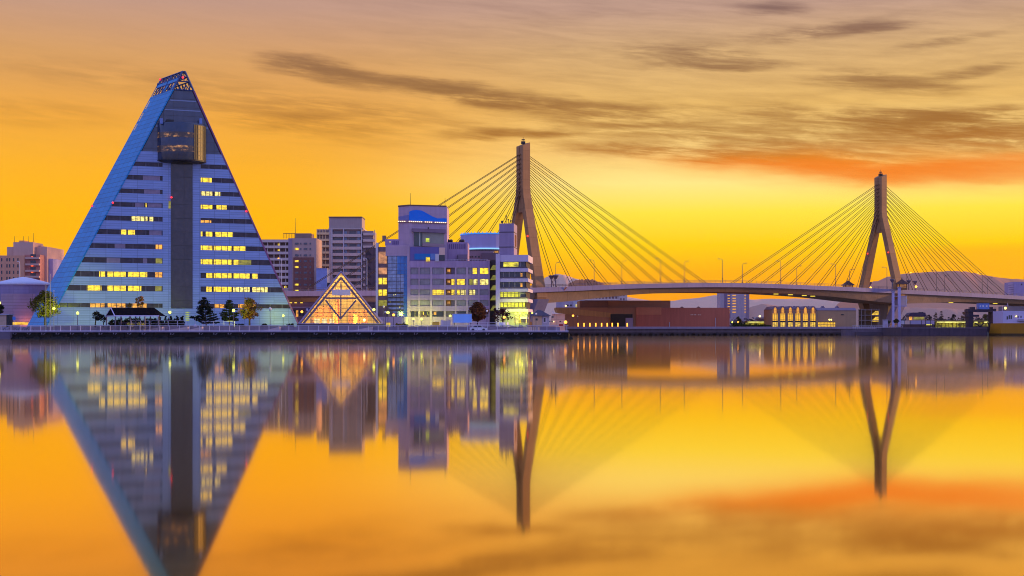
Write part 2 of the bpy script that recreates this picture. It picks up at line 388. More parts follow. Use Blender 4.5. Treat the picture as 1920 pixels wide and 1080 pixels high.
# ------------------------------------------------------------------ triangular tower
def build_tower():
    B = Bld('triangular_tower', 'tall triangular office tower with a dark drum near its tip and rows of lit windows', 'tower', 345, 360, 20.0, 2.6)
    r = B.root
    WALL = mat('tower_cladding', lin(150,168,216), .45, metal=.0, var=.05, streak=.05, joints=(3.9,.62,.05), jcol=.60, scale=.06)
    SLOPE = mat('blue_slope_cladding', (.032,.30,.62), .45, metal=.0, var=.14, streak=.0, scale=.08, joints=(3.4,1.3,.07), axis='y', jcol=.45, spec=.12)
    CURT = glassmat('tower_glazing', (.075,.085,.13), .10, joints=(2.6,2.2,.05), jc=(.03,.03,.045))
    SHAFT = glassmat('tower_shaft_glass', (.055,.045,.055), .16, joints=(2.8,3.55,.06), jc=(.03,.025,.03), var=.5)
    BAND = glassmat('tower_band_glass', (.055,.04,.055), .16, joints=(3.2,9,.12), jc=(.12,.10,.13), var=.8, spec=.3)
    au, az = B.uz(345, 133)
    lu, lz = B.uz(90, 608); ru, rz = B.uz(558, 608)
    lu -= (au - lu)*lz/(az - lz); ru += (ru - au)*rz/(az - rz)     # down to the base
    def LE(z): return lu + (au - lu)*z/az
    def RE(z): return ru + (au - ru)*z/az
    D = 13.4; K = -4.07                                            # depth, sideways shift of the back
    def slab(mb, z0, z1, v0, v1, gl=0.0, gr=0.0):                  # slice of the tower between two heights
        def q(z): return [(LE(z) + gl + K*v0/D, v0, z), (RE(z) - gr + K*v0/D, v0, z), (RE(z) - gr + K*v1/D, v1, z), (LE(z) + gl + K*v1/D, v1, z)]
        return mb.hexa(q(z0), q(z1))
    zt = B.uz(330, 286)[1]                                         # top of the clad part
    zl = B.uz(345, 169)[1]                                         # foot of the open lattice
    core = MB(); slab(core, 0, zt - .05, .4, D, .3, .3); core.build('core', mat('tower_core', lin(90,90,110), .7), r)
    rows = [(304,312),(329,338),(355,363.5),(380.5,389),(406,415),(431.5,441),(458,467),(484,494),(510,520),(536,546),(569,577)]
    zr = [(B.uz(280, b)[1], B.uz(280, a)[1]) for a, b in rows]
    pl, pr = B.uz(305, 450)[0], B.uz(376, 450)[0]
    sl, sr = B.uz(320.5, 450)[0], B.uz(361, 450)[0]
    mb = MB(); levels = [zt] + [z for a, b in zr for z in (b, a)] + [0.0]
    def strip(z1, z0):
        for side in (0, 1):
            if side == 0: poly = [(LE(z0), z0), (pl, z0), (pl, z1), (LE(z1), z1)]
            else: poly = [(pr, z0), (RE(z0), z0), (RE(z1), z1), (pr, z1)]
            mb.ext(poly, 0, .4)
    for i in range(0, len(levels), 2): strip(levels[i], levels[i+1])
    zs = B.uz(341, 578)[1]
    mb.ext([(pl, 0), (sl, 0), (sl, zt), (pl, zt)], -.06, .4); mb.ext([(sr, 0), (pr, 0), (pr, zt), (sr, zt)], -.06, .4)
    mb.ext([(sl, 0), (sr, 0), (sr, zs), (sl, zs)], -.06, .4)
    mb.build('front_cladding', WALL, r)
    MB().box(sl + .02, sr - .02, -.25, .4, zs + .02, zt + 1).build('lift_shaft_glazing', SHAFT, r)
    litL = {3: [(272.5,275,LITY)], 4: [(246,271,LITW),(273,276.5,LITW),(279,288,LITW)], 5: [(227,237,LITY),(240,253,LITY)], 6: [(292,304,LITO)],
            7: [(292,304,LITG)], 8: [(186,197,LITY),(201,236,LITY),(240,276,LITY),(291,304,LITO)],
            9: [(163,190,LITY),(201,236,LITY),(240,265,LITY),(291,303,LITG)], 10: [(169,196,LITO),(202,235,LITO),(247,275,LITO)]}
    litR = {1: [(376.5,397,LITY)], 2: [(376.5,398,LITW),(403,413,LITW)], 3: [(376.5,398,LITY),(406,425,LITY)], 4: [(376.5,396,LITO)],
            5: [(376.5,380,LITY),(386,398,LITY),(403,436,LITY)], 6: [(376.5,398,LITY),(401,434,LITY),(437,460,LITY)], 7: [(376.5,398,LITY),(401,434,LITY),(437,447,LITY),(448,471,LITG)],
            8: [(387,398,LITY),(401,434,LITY),(437,468,LITY),(472,483,LITY)], 9: [(387,397,LITY),(401,434,LITY),(437,468,LITW),(473,502,LITW)], 10: [(402,422,LITO),(447,480,LITO)]}
    dimL = {1: [(268,300)], 2: [(270,300)], 3: [(253,270),(277,303)], 6: [(215,235)], 7: [(200,225),(268,276)], 5: [(280,303)]}
    for i, (z0, z1) in enumerate(zr):
        for side in (0, 1):
            if side == 0: poly = [(LE(z0)+.02, z0), (pl, z0), (pl, z1), (LE(z1)+.02, z1)]
            else: poly = [(pr, z0), (RE(z0)-.02, z0), (RE(z1)-.02, z1), (pr, z1)]
            w = MB().ext(poly, .16, .38).build('window_band', BAND, r)
            for a, b, mm in (litL if side == 0 else litR).get(i, []):
                u0, u1 = B.uz(a, 450, .1)[0], B.uz(b, 450, .1)[0]
                MB().box(u0, u1, .10, .155, z0 + .04, z1 - (.55 if mm is LITO and i == 4 else .04)).build('lit_window', mm, w)
            if side == 0:
                for a, b in dimL.get(i, []):
                    u0, u1 = B.uz(a, 450, .1)[0], B.uz(b, 450, .1)[0]
                    MB().box(u0, u1, .12, .155, z0 + .04, z1 - .04).build('blind', mat('window_blind', lin(150,130,150), .6, var=.4, scale=.8), w)
    # plinth and ground floor darker course
    g = MB(); slab(g, zt, zl, .12, D, .2, .2); g.build('upper_glazing', CURT, r)
    ub = MB()
    for k, (a, b) in enumerate([(236, 240), (206, 208), (188, 190)]):
        z0, z1 = B.uz(345, b)[1], B.uz(345, a)[1]; slab(ub, z0, z1, .06, .2, .4, .4)
    ub.build('glazing_rail', mat('glazing_rail', lin(140,150,180), .4), r)
    # blue slope: one long slab proud of the left side
    def slopeslab(z0, z1, v0, v1, off0, off1, mb):
        lo = [(LE(z0) + K*v0/D - off0, v0, z0), (LE(z0) + K*v0/D + off1, v0, z0), (LE(z0) + K*v1/D + off1, v1, z0), (LE(z0) + K*v1/D - off0, v1, z0)]
        hi = [(LE(z1) + K*v0/D - off0, v0, z1), (LE(z1) + K*v0/D + off1, v0, z1), (LE(z1) + K*v1/D + off1, v1, z1), (LE(z1) + K*v1/D - off0, v1, z1)]
        return mb.hexa(lo, hi)
    slopeslab(-.5, zl, -.12, D + .6, .35, -.02, MB()).build('side_slope', SLOPE, r)
    sb = MB()
    lo, hi = [(RE(0)+.02+K*v/D, v, 0) for v in (-.12, D+.6)], [(RE(zl)+.02+K*v/D, v, zl) for v in (-.12, D+.6)]
    sb.hexa([lo[0], (lo[0][0]+.4, lo[0][1], 0), (lo[1][0]+.4, lo[1][1], 0), lo[1]], [hi[0], (hi[0][0]+.4, hi[0][1], zl), (hi[1][0]+.4, hi[1][1], zl), hi[1]])
    sb.build('side_slope', mat('mauve_slope_edge', lin(150,90,130), .5), r)
    # open lattice round the tip
    lat = MB(); zz = [zl, zl + (az - zl)*.45, zl + (az - zl)*.68, az - .1]
    def SP(z, v, side): return ((LE(z) - .2 if side == 0 else RE(z) + .2) + K*v/D, v, z)
    for side in (0, 1):
        for v in (0, D*.5, D): lat.tube(SP(zl, v, side), SP(az - .1, v, side), .26, n=4)
        for z in zz: lat.tube(SP(z, 0, side), SP(z, D, side), .2, n=4)
        for (za, zb, n) in ((zz[0], zz[1], 7), (zz[2], zz[3], 7)):
            for i in range(n):
                v0, v1, v2 = D*i/n, D*(i + .5)/n, D*(i + 1)/n
                lat.tube(SP(za, v0, side), SP(zb, v1, side), .15, n=4); lat.tube(SP(zb, v1, side), SP(za, v2, side), .15, n=4)
    for v in (0, D):
        for z in zz[:3]: lat.tube(SP(z, v, 0), SP(z, v, 1), .16, n=4)
        for z in (zz[0], zz[1]):
            n = 4
            for i in range(n):
                a, b = Vector(SP(z, v, 0)), Vector(SP(z, v, 1)); t = z + (az - zl)*.3
                lat.tube(a.lerp(b, i/n), (a.lerp(b, (i+.5)/n)[0], v, min(t, az - 1)), .12, n=4)
    lat.build('tip_lattice', mat('lattice_steel', (.05,.09,.24), .4, metal=.3), r)
    sp = MB(); q = []
    for (z0, z1) in ((zz[1] + .1, zz[2] - .1),): slopeslab(z0, z1, -.1, D + .3, .32, -.05, sp)
    # solid panels framing the lattice holes at the sides of the strip
    slopeslab(zz[0], zz[1], 5.4, 7.4, .3, -.05, sp); slopeslab(zz[0], zz[1], -.1, 1.4, .3, -.05, sp)
    sp.build('tip_panel', SLOPE, r)
    # small glowing slats down the back edge of the slope imitate sky through openings
    SKYSLAT = glow('painted_sky_gap', lin(240,190,110), .5)
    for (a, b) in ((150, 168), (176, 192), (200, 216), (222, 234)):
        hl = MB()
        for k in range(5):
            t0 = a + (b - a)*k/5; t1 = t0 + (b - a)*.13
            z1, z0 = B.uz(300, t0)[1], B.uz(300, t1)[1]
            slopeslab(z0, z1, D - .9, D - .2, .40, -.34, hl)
        hl.build('edge_glow_slat', SKYSLAT, r)
    # observation drum
    du = B.uz(341, 270, 0)[0]; d0 = B.uz(341, 304, 0)[1]; d1 = B.uz(341, 233, 0)[1]
    rad = (B.uz(389, 270)[0] - B.uz(293, 270)[0])/2
    DR = glassmat('drum_glass', (.030,.045,.095), .14, metal=.0, spec=.6)
    GOLDG = glassmat('drum_mirror_glass', (.042,.038,.034), .46, metal=.85, var=.12)
    cyv = 2.2
    MB().lathe(du, cyv, [(.01, d0+.3), (rad*.97, d0), (rad, d0 + .4), (rad, d1 - .2), (rad*.98, d1), (.01, d1 + .3)], 48).build('observation_drum', DR, r, True)
    dr = bpy.data.objects[-1] if False else r.children[-1]
    a0, a1 = R(-66), R(12)
    MB().lathe(du, cyv, [(rad + .06, d0 + .35), (rad + .06, d1 - .5)], 16, a0, a1).build('mirror_panel', GOLDG, dr)
    rings = MB()
    for k in range(9):
        z = d0 + .4 + (d1 - d0 - .9)*k/8
        rings.lathe(du, cyv, [(rad + .05, z - .04), (rad + .13, z - .04), (rad + .13, z + .04), (rad + .05, z + .04)], 16, a0, a1)
    for k in range(9):
        a = a0 + (a1 - a0)*k/8; x, yv = du + (rad + .1)*math.cos(a), cyv + (rad + .1)*math.sin(a)
        rings.tube((x, yv, d0 + .35), (x, yv, d1 - .45), .05, n=4)
    rings.build('glazing_bar', mat('drum_bar', (.03,.03,.04), .5), dr)
    LOUN = glow('drum_lounge', (1,.45,.12), .6, .75, .02, cut=(.52,.72))
    for (a, b) in ((247, 257), (272, 284)):
        z1, z0 = B.uz(341, a, -4)[1], B.uz(341, b, -4)[1]
        MB().lathe(du, cyv, [(rad + .03, z0), (rad + .03, z1)], 30, R(-160), R(-67)).build('lounge_window', LOUN, dr)
    MB().lathe(du, cyv, [(.01, d0 - .35), (rad*.8, d0 - .35), (rad*1.02, d0 + .1), (rad*1.02, d0 + .25)], 40).build('drum_base', mat('drum_base', (.02,.02,.025), .5), dr)
    for a in (300, 374):
        u0, u1, z0, z1 = B.r(a, 222, a + 5, 232, -2)
        MB().box(u0, u1, -2.2, -1.4, z0, z1).build('roof_box', mat('roof_box_blue', lin(120,140,200), .5), dr)
    u0, u1, z0, z1 = B.r(312, 224, 326, 231, -1.5); MB().box(u0, u1, -1.5, -.5, z0, z1).build('roof_box', DKSTEEL, dr)
    # red beacons; the ball beside the shaft stands in for a beacon's reflection
    for (px, py, v) in ((302.5, 149, D), (343, 145, -.6), (211.5, 380, -.5), (174.5, 386, D), (462, 396, -.5), (321.5, 370, -.6)):
        u, zv = B.uz(px, py, v)
        if v == D: u = LE(zv) + K - .5
        MB().ball((u, v, zv), .30 if px in (302.5, 343) else .26).build('beacon', RED, r, True)
    # low windows beside the shaft foot and glimpses through the slope
    u0, u1, z0, z1 = B.r(348, 583, 355, 601, -.1)
    ll = MB()
    for k in range(5): ll.box(u0, u1, -.12, -.06, z0 + (z1 - z0)*k/5, z0 + (z1 - z0)*(k + .45)/5)
    ll.build('louvre_light', glow('louvre_light', (.7,.85,.1), .6), r)
    for (a, b, c, d) in ((316, 377, 320, 391),):
        u0, u1, z0, z1 = B.r(a, b, c, d, -.1); MB().box(u0, u1, -.14, -.06, z0, z1).build('lit_window', LITG, r)
    # ground floor: dark plinth and doors
    MB().box(LE(0) + 2, RE(0) - 2, -.18, -.05, 0, .55).build('plinth', mat('tower_plinth', lin(90,85,95), .8), r)
    return B
build_tower()
# ------------------------------------------------------------------ cable-stayed bridge
T1 = Vector((4.85, 600)); T2 = Vector((191.9, 722)); SPAN = (T2 - T1).length
BD = (T2 - T1)/SPAN; BP = Vector((-BD.y, BD.x))                 # along the deck, across it (away from us)
def deck_z(s):
    pts = [(-420, 11.5), (-260, 13.5), (-150, 16.0), (-109, 17.2), (-60, 18.2), (0, 20.4), (55, 23.0), (111, 24.4), (170, 24.0), (223, 23.1), (280, 22.1), (330, 21.0), (420, 18.6), (560, 15.0)]
    for (a, za), (b, zb) in zip(pts, pts[1:]):
        if s <= b:
            i = pts.index((a, za)); p0 = pts[max(i-1, 0)]; p3 = pts[min(i+2, len(pts)-1)]
            t = (s - a)/(b - a); m0 = (zb - p0[1])/(b - p0[0])*(b - a); m1 = (p3[1] - za)/(p3[0] - a)*(b - a)
            return (2*t**3 - 3*t*t + 1)*za + (t**3 - 2*t*t + t)*m0 + (-2*t**3 + 3*t*t)*zb + (t**3 - t*t)*m1
    return pts[-1][1]
BROOT = thing('cable_stayed_bridge', 'long cable-stayed bridge with two pale inverted-Y towers crossing behind the waterfront', 'bridge', (T1.x, T1.y, 0))
def bw(s, off, z): q = BD*s + BP*off; return (q.x, q.y, z)       # relative to the foot of the first tower
def s_of(px, off):
    k = (px - 960)/F; a = T1 + BP*off
    return (k*a.y - a.x)/(BD.x - k*BD.y)
FASCIA = mat('bridge_fascia', lin(152,136,166), .7, var=.10, scale=.08, streak=.2, joints=(7.5,60,.10), jcol=.75)
GIRD = mat('bridge_girder', lin(184,150,126), .75, var=.16, scale=.08, streak=.2, joints=(9.5,60,.14), jcol=.75)
PYL = mat('pylon_concrete', lin(172,124,84), .75, var=.13, scale=.10, streak=.24, joints=(60,4.2,.10), jcol=.78)
CABLE = mat('stay_cable', (.045,.016,.004), .6)
HW = 14.9
def sweep(mb, prof, s0, s1, step):
    n = max(1, int((s1 - s0)/step)); ss = [s0 + (s1 - s0)*i/n for i in range(n + 1)]
    k = len(prof(0)); vs = []; fs = []
    for s in ss:
        z = deck_z(s); vs += [bw(s, o, z + dz) for o, dz in prof(s)]
    for i in range(n):
        for j in range(k):
            a = i*k + j; b = i*k + (j+1) % k; fs.append((a, b, b + k, a + k))
    fs += [tuple(range(k))[::-1], tuple(range(n*k, n*k + k))]
    return mb.add(vs, fs)
def gdepth(s):
    d = 2.0
    for c in (0, SPAN): d += 2.6*math.exp(-((s - c)/42)**2)
    return d
sweep(MB(), lambda s: [(-HW, 0), (-HW, -2.0), (-HW + .3, -2.15), (HW - .3, -2.15), (HW, -2.0), (HW, 0)], -400, 540, 8).build('deck', FASCIA, BROOT)
sweep(MB(), lambda s: [(-HW + 1.6, -2.16), (-HW + 4.2, -2.16 - gdepth(s)), (HW - 4.2, -2.16 - gdepth(s)), (HW - 1.6, -2.16)], -400, 540, 8).build('girder', GIRD, BROOT)
for side in (-1, 1):
    mb = MB(); s = -140.0; o = side*(HW - .25)
    while s < 420:
        z = deck_z(s); mb.tube(bw(s, o, z), bw(s, o, z + 1.1), .07, n=4); s += 3.2
    for dz in (.55, 1.1):
        mb.path([bw(q, o, deck_z(q) + dz) for q in range(-140, 421, 14)], .06, 4)
    mb.build('railing', mat('bridge_rail', lin(120,95,100), .5), BROOT)
def pylon(s0, name='pylon'):
    mb = MB(); zd = deck_z(s0); rt = 83.4
    def ring(c, wp, wd, z, z2=None):
        z2 = z if z2 is None else z2
        return [bw(s0 - wd/2, c - wp/2, z), bw(s0 + wd/2, c - wp/2, z2), bw(s0 + wd/2, c + wp/2, z2), bw(s0 - wd/2, c + wp/2, z)]
    for sd in (-1, 1):
        secs = [(sd*1.35, 2.3, 3.8, rt - 1.6, rt), (sd*1.35, 2.3, 3.8, 64.5, 64.5), (sd*1.7, 2.5, 3.9, 61, 61), (sd*12.3, 3.0, 4.6, zd - 1, zd - 1), (sd*12.9, 3.2, 4.8, zd - 4, zd - 4), (sd*6.5, 3.6, 4.8, 4.5, 4.5), (sd*6.0, 3.6, 4.8, 1, 1)]
        for a, b in zip(secs, secs[1:]):
            mb.hexa(ring(*b), ring(*a))
    mb.hexa(ring(0, 3.2, 3.0, 53.2), ring(0, 1.4, 3.0, 62)); mb.hexa(ring(0, .5, 2.8, 61.9), ring(0, .5, 2.8, 80.5))
    mb.hexa(ring(0, 24, 4.0, zd - 6.0), ring(0, 25, 4.0, zd - 2.2))
    o = mb.build(name, PYL, BROOT)
    AN = mat('anchor_recess', lin(150,105,70), .7)
    for k in range(10):
        z = 60.5 + 17.6*k/9
        for sd in (-1, 1):
            q = ((-.5,-1.0),(.5,-1.0),(.5,1.0),(-.5,1.0))
            MB().hexa([bw(s0 + sd*1.7 + a, b, z - .3) for a, b in q], [bw(s0 + sd*1.7 + a, b, z + .3) for a, b in q]).build('cable_anchor', AN, o)
    mt = MB(); mt.box(*(lambda p: (p[0]-.9, p[0]+.9, p[1]-.9, p[1]+.9, rt - .5, rt + .5))(bw(s0, 0, 0)))
    c = bw(s0, 0, 0); mt.tube((c[0], c[1], rt), (c[0], c[1], rt + 2.6), .12, .06); mt.box(c[0]-.7, c[0]+.7, c[1]-.12, c[1]+.12, rt + 1.0, rt + 1.5)
    mt.build('mast', DKSTEEL, o)
    for sd in (-1, 1):
        zb = 42.5; t = (61 - zb)/(61 - zd + 1); q = bw(s0 - 2.4, sd*(1.7 + 11.2*t) - .3, zb)
        MB().ball(q, .42).build('beacon', glow('pylon_beacon', (1,.05,.01), 1.8), o, True)
    return o
for s0 in (0, SPAN): pylon(s0)
for s0 in (0, SPAN):
    pb = MB()
    def ring(c, wp, wd, z): return [bw(s0 - wd/2, c - wp/2, z), bw(s0 + wd/2, c - wp/2, z), bw(s0 + wd/2, c + wp/2, z), bw(s0 - wd/2, c + wp/2, z)]
    zd = deck_z(s0)
    pb.hexa(ring(0, 9.0, 2.6, 1.0), ring(0, 13, 2.6, zd - 7)); pb.hexa(ring(0, 20, 9, -1), ring(0, 19, 8, 3.7))
    pb.build('pier', mat('pier_concrete', lin(150,130,120), .8, var=.12, streak=.2), BROOT)
    fl = MB()                                                   # pale side panels of the pier facing the water
    fl.hexa([bw(s0 + a, -b, 5) for a, b in ((-2.8, 4.2), (2.8, 4.2), (2.8, 8.4), (-2.8, 8.4))], [bw(s0 + a, -b, zd - 5) for a, b in ((-2.8, 11.6), (2.8, 11.6), (2.8, 15.8), (-2.8, 15.8))])
    fl.build('pier_leg', mat('pier_leg_pale', lin(160,146,172), .75, streak=.2), BROOT)
for s0 in (-100, -190, SPAN + 112, SPAN + 190):
    z = deck_z(s0); pb = MB()
    pb.hexa([bw(s0 + a, b, 0) for a, b in ((-1.4,-4),(1.4,-4),(1.4,4),(-1.4,4))], [bw(s0 + a, b, z - 4.6) for a, b in ((-1.4,-6),(1.4,-6),(1.4,6),(-1.4,6))])
    pb.build('pier', MATS['pier_concrete'], BROOT)
for s0 in (0, SPAN):
    for sd in (-1, 1):
        for k in range(10):
            off = 17 + 9.65*k; za = 60.5 + 17.6*k/9
            for w in (-1.05, 1.05):
                e = s0 + sd*off
                MB().tube(bw(s0 + sd*1.9, w*.8, za), bw(e, w, deck_z(e)), .125, n=5).build('stay_cable', CABLE, BROOT)
# expansion joint with orange flash on the fascia, lights under the deck
for px, py in ((1058, 540),):
    s = s_of(px, -HW); q = bw(s, -HW - .06, deck_z(s) - .2)
    MB().hexa([(q[0]-.8,q[1],q[2]-1.8),(q[0]-.3,q[1],q[2]-1.8),(q[0]-.3,q[1]+.05,q[2]-1.8),(q[0]-.8,q[1]+.05,q[2]-1.8)], [(q[0]+.5,q[1],q[2]),(q[0]+1.2,q[1],q[2]),(q[0]+1.2,q[1]+.05,q[2]),(q[0]+.5,q[1]+.05,q[2])]).build('joint_cover', mat('joint_cover', lin(210,110,60), .6), BROOT)
for px in (1455, 1482, 1508, 1524, 1783, 1866):
    s = s_of(px, -6); MB().box(*(lambda q: (q[0]-1.1, q[0]+1.1, q[1]-.4, q[1]+.4, q[2]-.35, q[2]))(bw(s, -6, deck_z(s) - 2.16 - gdepth(s) - .02))).build('underdeck_light', glow('underdeck_lamp', (1,.72,.06), 1.1), BROOT)

# street lamps on the deck: near row leans its arm away from us, far row towards us
def deck_lamp(px, off, label, glowing=None, h=11.2, white=False):
    s = s_of(px, off); q = bw(s, off, deck_z(s)); loc = Vector((q[0] + T1.x, q[1] + T1.y, q[2]))
    t = thing('street_lamp', label, 'street lamp', loc, 0, 'street lamps along the bridge deck')
    mm = mat('lamp_pole_white', lin(205,195,200), .5) if white else mat('lamp_pole_grey', lin(130,105,100), .5)
    a = BP*(1 if off < 0 else -1)
    MB().tube((0,0,0), (0,0,h - 1), .17, .11, 6).build('pole', mm, t)
    pts = [(0,0,h-1), (a.x*.25, a.y*.25, h-.45), (a.x*.8, a.y*.8, h-.12), (a.x*2.4, a.y*2.4, h)]
    MB().path(pts, .09, 5).build('arm', mm, t)
    e = Vector(pts[-1]); d = Vector((a.x, a.y, .05))
    MB().tube(e - d*.1, e + d*1.0, .2, .14, 6).build('lamp_head', ORANGE if glowing else mm, t)
    if px < 1640: MB().box(-.22, .22, -.22, .22, 1.6, 2.1).build('control_box', DKSTEEL, t)
    return t
near = [1114, 1238, 1355, 1464, 1567, 1663, 1756, 1842]
far = [1042, 1166, 1283, 1392, 1494, 1593, 1700, 1771, 1852]
for i, px in enumerate(near):
    deck_lamp(px, -HW + .7, 'curved-arm lamp on near edge of the bridge deck, %s of that row from the left' % ORD[i], glowing=(px in (1842,)))
for i, px in enumerate(far):
    deck_lamp(px, HW - .7, 'curved-arm lamp on far edge of the bridge deck, %s of that row from the left' % ORD[i], glowing=(px in (1700,)))
deck_lamp(528, -HW + .7, 'white curved-arm road lamp with an orange glow between dark tower and apartment block', True, 12.5, True)
deck_lamp(37, -HW + .7, 'white curved-arm road lamp before the pinkish hotel at the far left', False, 11.2, True)
deck_lamp(688, -HW + .7, 'white curved-arm road lamp standing in front of the tall grey apartment tower', False, 12.8, True)
# funnel-topped standards and little roofed shelters beside the towers
def funnel(px, off, label, lit):
    s = s_of(px, off); q = bw(s, off, deck_z(s)); t = thing('funnel_lamp', label, 'lamp', (q[0]+T1.x, q[1]+T1.y, q[2]), 0, 'funnel lamps beside the bridge towers')
    MB().tube((0,0,0), (0,0,3.2), .28, .28).tube((0,0,3.2), (0,0,4.6), .3, 1.2, 8).tube((0,0,4.6), (0,0,5.0), 1.25, 1.25, 8).build('post', mat('funnel_post', lin(110,95,110), .6), t)
    MB().ball((.2,-.7,2.0 if lit else 3.0), .62 if lit else .2).build('bulb', glow('funnel_glow', (1,.42,.05), 3.0) if lit else OPAL, t, True)
for px, off, lb, lit in ((1673, -HW-1.2, 'dark funnel-topped lamp above the left pale lift column', False), (1704, -HW-1.2, 'dark funnel-topped lamp just right of roofed shelter', False),
                         (1716, -HW+2, 'funnel-topped lamp glowing orange, furthest right beside right bridge tower', True), (1631, HW-2, 'funnel-topped lamp glowing orange between the legs of the right tower', True),
                         (1034, -HW+1, 'dark funnel lamp at foot of left bridge tower, left of a close pair', False), (1042, -HW-.8, 'dark funnel lamp at foot of left bridge tower, right of a close pair', False)):
    funnel(px, off, lb, lit)
def shelter(px, off, label, w, lit):
    s = s_of(px, off); q = bw(s, off, deck_z(s)); t = thing('roofed_shelter', label, 'shelter', (q[0]+T1.x, q[1]+T1.y, q[2] - .2), math.atan2(BD.y, BD.x) - .5)
    mb = MB()
    for a in (-1, 1):
        for b in (-1, 1): mb.box(a*w*.8-.2, a*w*.8+.2, b*w*.8-.2, b*w*.8+.2, 0, 2.9)
    mb.box(-w*.9, w*.9, -w*.9, w*.9, 0, .9); mb.build('frame', mat('shelter_frame', lin(130,90,60), .7), t)
    MB().hexa([(-w*1.25,-w*1.25,2.9),(w*1.25,-w*1.25,2.9),(w*1.25,w*1.25,2.9),(-w*1.25,w*1.25,2.9)], [(-.25,-.25,5.3),(.25,-.25,5.3),(.25,.25,5.3),(-.25,.25,5.3)]).tube((0,0,5.3),(0,0,6.3),.3,.12).build('roof', mat('shelter_roof', lin(84,52,52), .7), t)
    MB().box(-w*.75, w*.75, -w*.75, w*.75, 1.0, 2.7).build('interior', glow('shelter_glow', (1,.38,.05), 1.0 if lit else .4, .7, .2), t)
    return t
shelter(1691, -HW - 2.2, 'small shelter with dark pyramid roof on top of the right pale column', 2.3, False)
shelter(1590, HW - 1, 'small lit shelter with pyramid roof on deck left of right tower', 2.4, True)
# lift columns and stairs at the right tower
for px, yt, lb in ((1674.5, 548, 'slim pale lavender lift column, left of the pair under the deck'), (1686, 540, 'pale bluish lift column, right of the pair and carrying the shelter')):
    Yc = 693.0; c = thing('lift_column', lb, 'column', (gx(px, Yc), Yc, 2.0), 0, 'lift columns at the right bridge tower')
    hw = .55 if px < 1680 else .62
    MB().box(-hw, hw, -hw, hw, 0, gz(yt, Yc) - 2.0).build('shaft', mat('column_lavender', lin(190,176,222), .6, var=.06), c)
    MB().box(-hw-.25, hw+.25, -hw-.25, hw+.25, gz(yt, Yc) - 2.0, gz(yt, Yc) - 1.4).box(-hw-.3, hw+.3, -hw-.3, hw+.3, -.1, .5).build('cap', mat('column_cap', lin(150,140,170), .6), c)
Yc = 697.0
st_ = thing('lift_lobby', 'pale lift lobby box hanging under the deck behind the pale columns', 'lift lobby', (gx(1690, Yc), Yc, gz(575, Yc)))
a, b = gx(1675, Yc) - gx(1690, Yc), gx(1699, Yc) - gx(1690, Yc)
MB().box(a, b, -1, 3, 0, .6).build('floor', LAV, st_); MB().box(a, b, -1, 3, 5.0, 5.4).build('ceiling', LAV, st_); MB().box(b - 3.2, b - .3, -.8, 2.8, .6, 5.0).build('cabin', mat('lobby_panel', lin(190,168,170), .7), st_)
MB().box(b - .3, b, -1, 3, .6, 5.0).build('end_frame', WHITE, st_)
Ys = 700.0
sr_ = thing('stair_tower', 'open steel stair tower with yellow-lit flights under the right bridge tower', 'stair tower', (gx(1632, Ys), Ys, 3.4))
def sx(px): return gx(px, Ys) - gx(1632, Ys)
def sz(py): return gz(py, Ys) - 3.4
fr = MB()
for px in (1615, 1622, 1634, 1648):
    for v in (0, 5): fr.box(sx(px)-.14, sx(px)+.14, v-.14, v+.14, 0, sz(579))
for py in (581, 591, 601): fr.box(sx(1614), sx(1649), 0, 5, sz(py)-.12, sz(py)+.12)
fr.build('frame', mat('stair_frame', lin(150,135,140), .6), sr_)
for (y0, y1) in ((588, 583), (600, 594)):
    lo, hi = sz(y0 + 3), sz(y1)
    MB().hexa([(sx(1634), .2, lo), (sx(1649), .2, lo), (sx(1649), 1.4, lo), (sx(1634), 1.4, lo)], [(sx(1643), .2, hi), (sx(1647), .2, hi), (sx(1647), 1.4, hi), (sx(1643), 1.4, hi)]).build('lit_flight', glow('lit_stair', (1,.6,.03), 1.2, .8, .3), sr_)
MB().box(sx(1615), sx(1649), 4.2, 4.6, .2, sz(580)).build('back_mesh', mat('stair_mesh', lin(110,95,85), .8, var=.5, scale=1.2), sr_)
# ------------------------------------------------------------------ buildings left of and behind the tower
def hall():
    Y = 400; cx = gx(44, Y); t = thing('round_hall', 'low round hall with a pale shallow cone roof left of the tower', 'hall', (cx, Y, 2.7))
    r = (gx(97, Y) - gx(44, Y)); he = gz(532, Y) - 2.7; ha = gz(519, Y) - 2.7
    m = mat('hall_wall', lin(150,130,168), .7, joints=(4,.9,.05), jcol=.8, var=.1)
    MB().lathe(0, 0, [(r*.985, 0), (r*.985, he)], 40).build('wall', m, t)
    MB().lathe(0, 0, [(r*.95, he - .5), (r*1.03, he - .5), (r*1.03, he), (r*.7, he + (ha-he)*.36), (r*.3, he + (ha-he)*.78), (.05, ha)], 40).build('roof', mat('hall_roof', lin(212,208,232), .5, var=.05), t, True)
    a0, a1 = R(-116), R(-48)
    MB().lathe(0, 0, [(r*.99, .2), (r*.99 + .35, .2), (r*.99 + .35, he - 3.1), (r*.99, he - 3.1)], 20, a0, a1).build('entrance_screen', mat('hall_screen', lin(176,142,160), .7, joints=(5,.9,.05)), t)
    MB().lathe(0, 0, [(r + .42, .9), (r + .42, 1.6)], 16, R(-112), R(-62)).build('lit_entrance', glow('hall_entrance', (1,.55,.02), 1.3, .8, .5), t)
    flood('entrance_light', (cx + 4.5, Y - r - 1.5, 3.2), (cx + 1.8, Y - r + 2.0, 7.5), 420, (1, .30, .12), 140, .3)
hall()
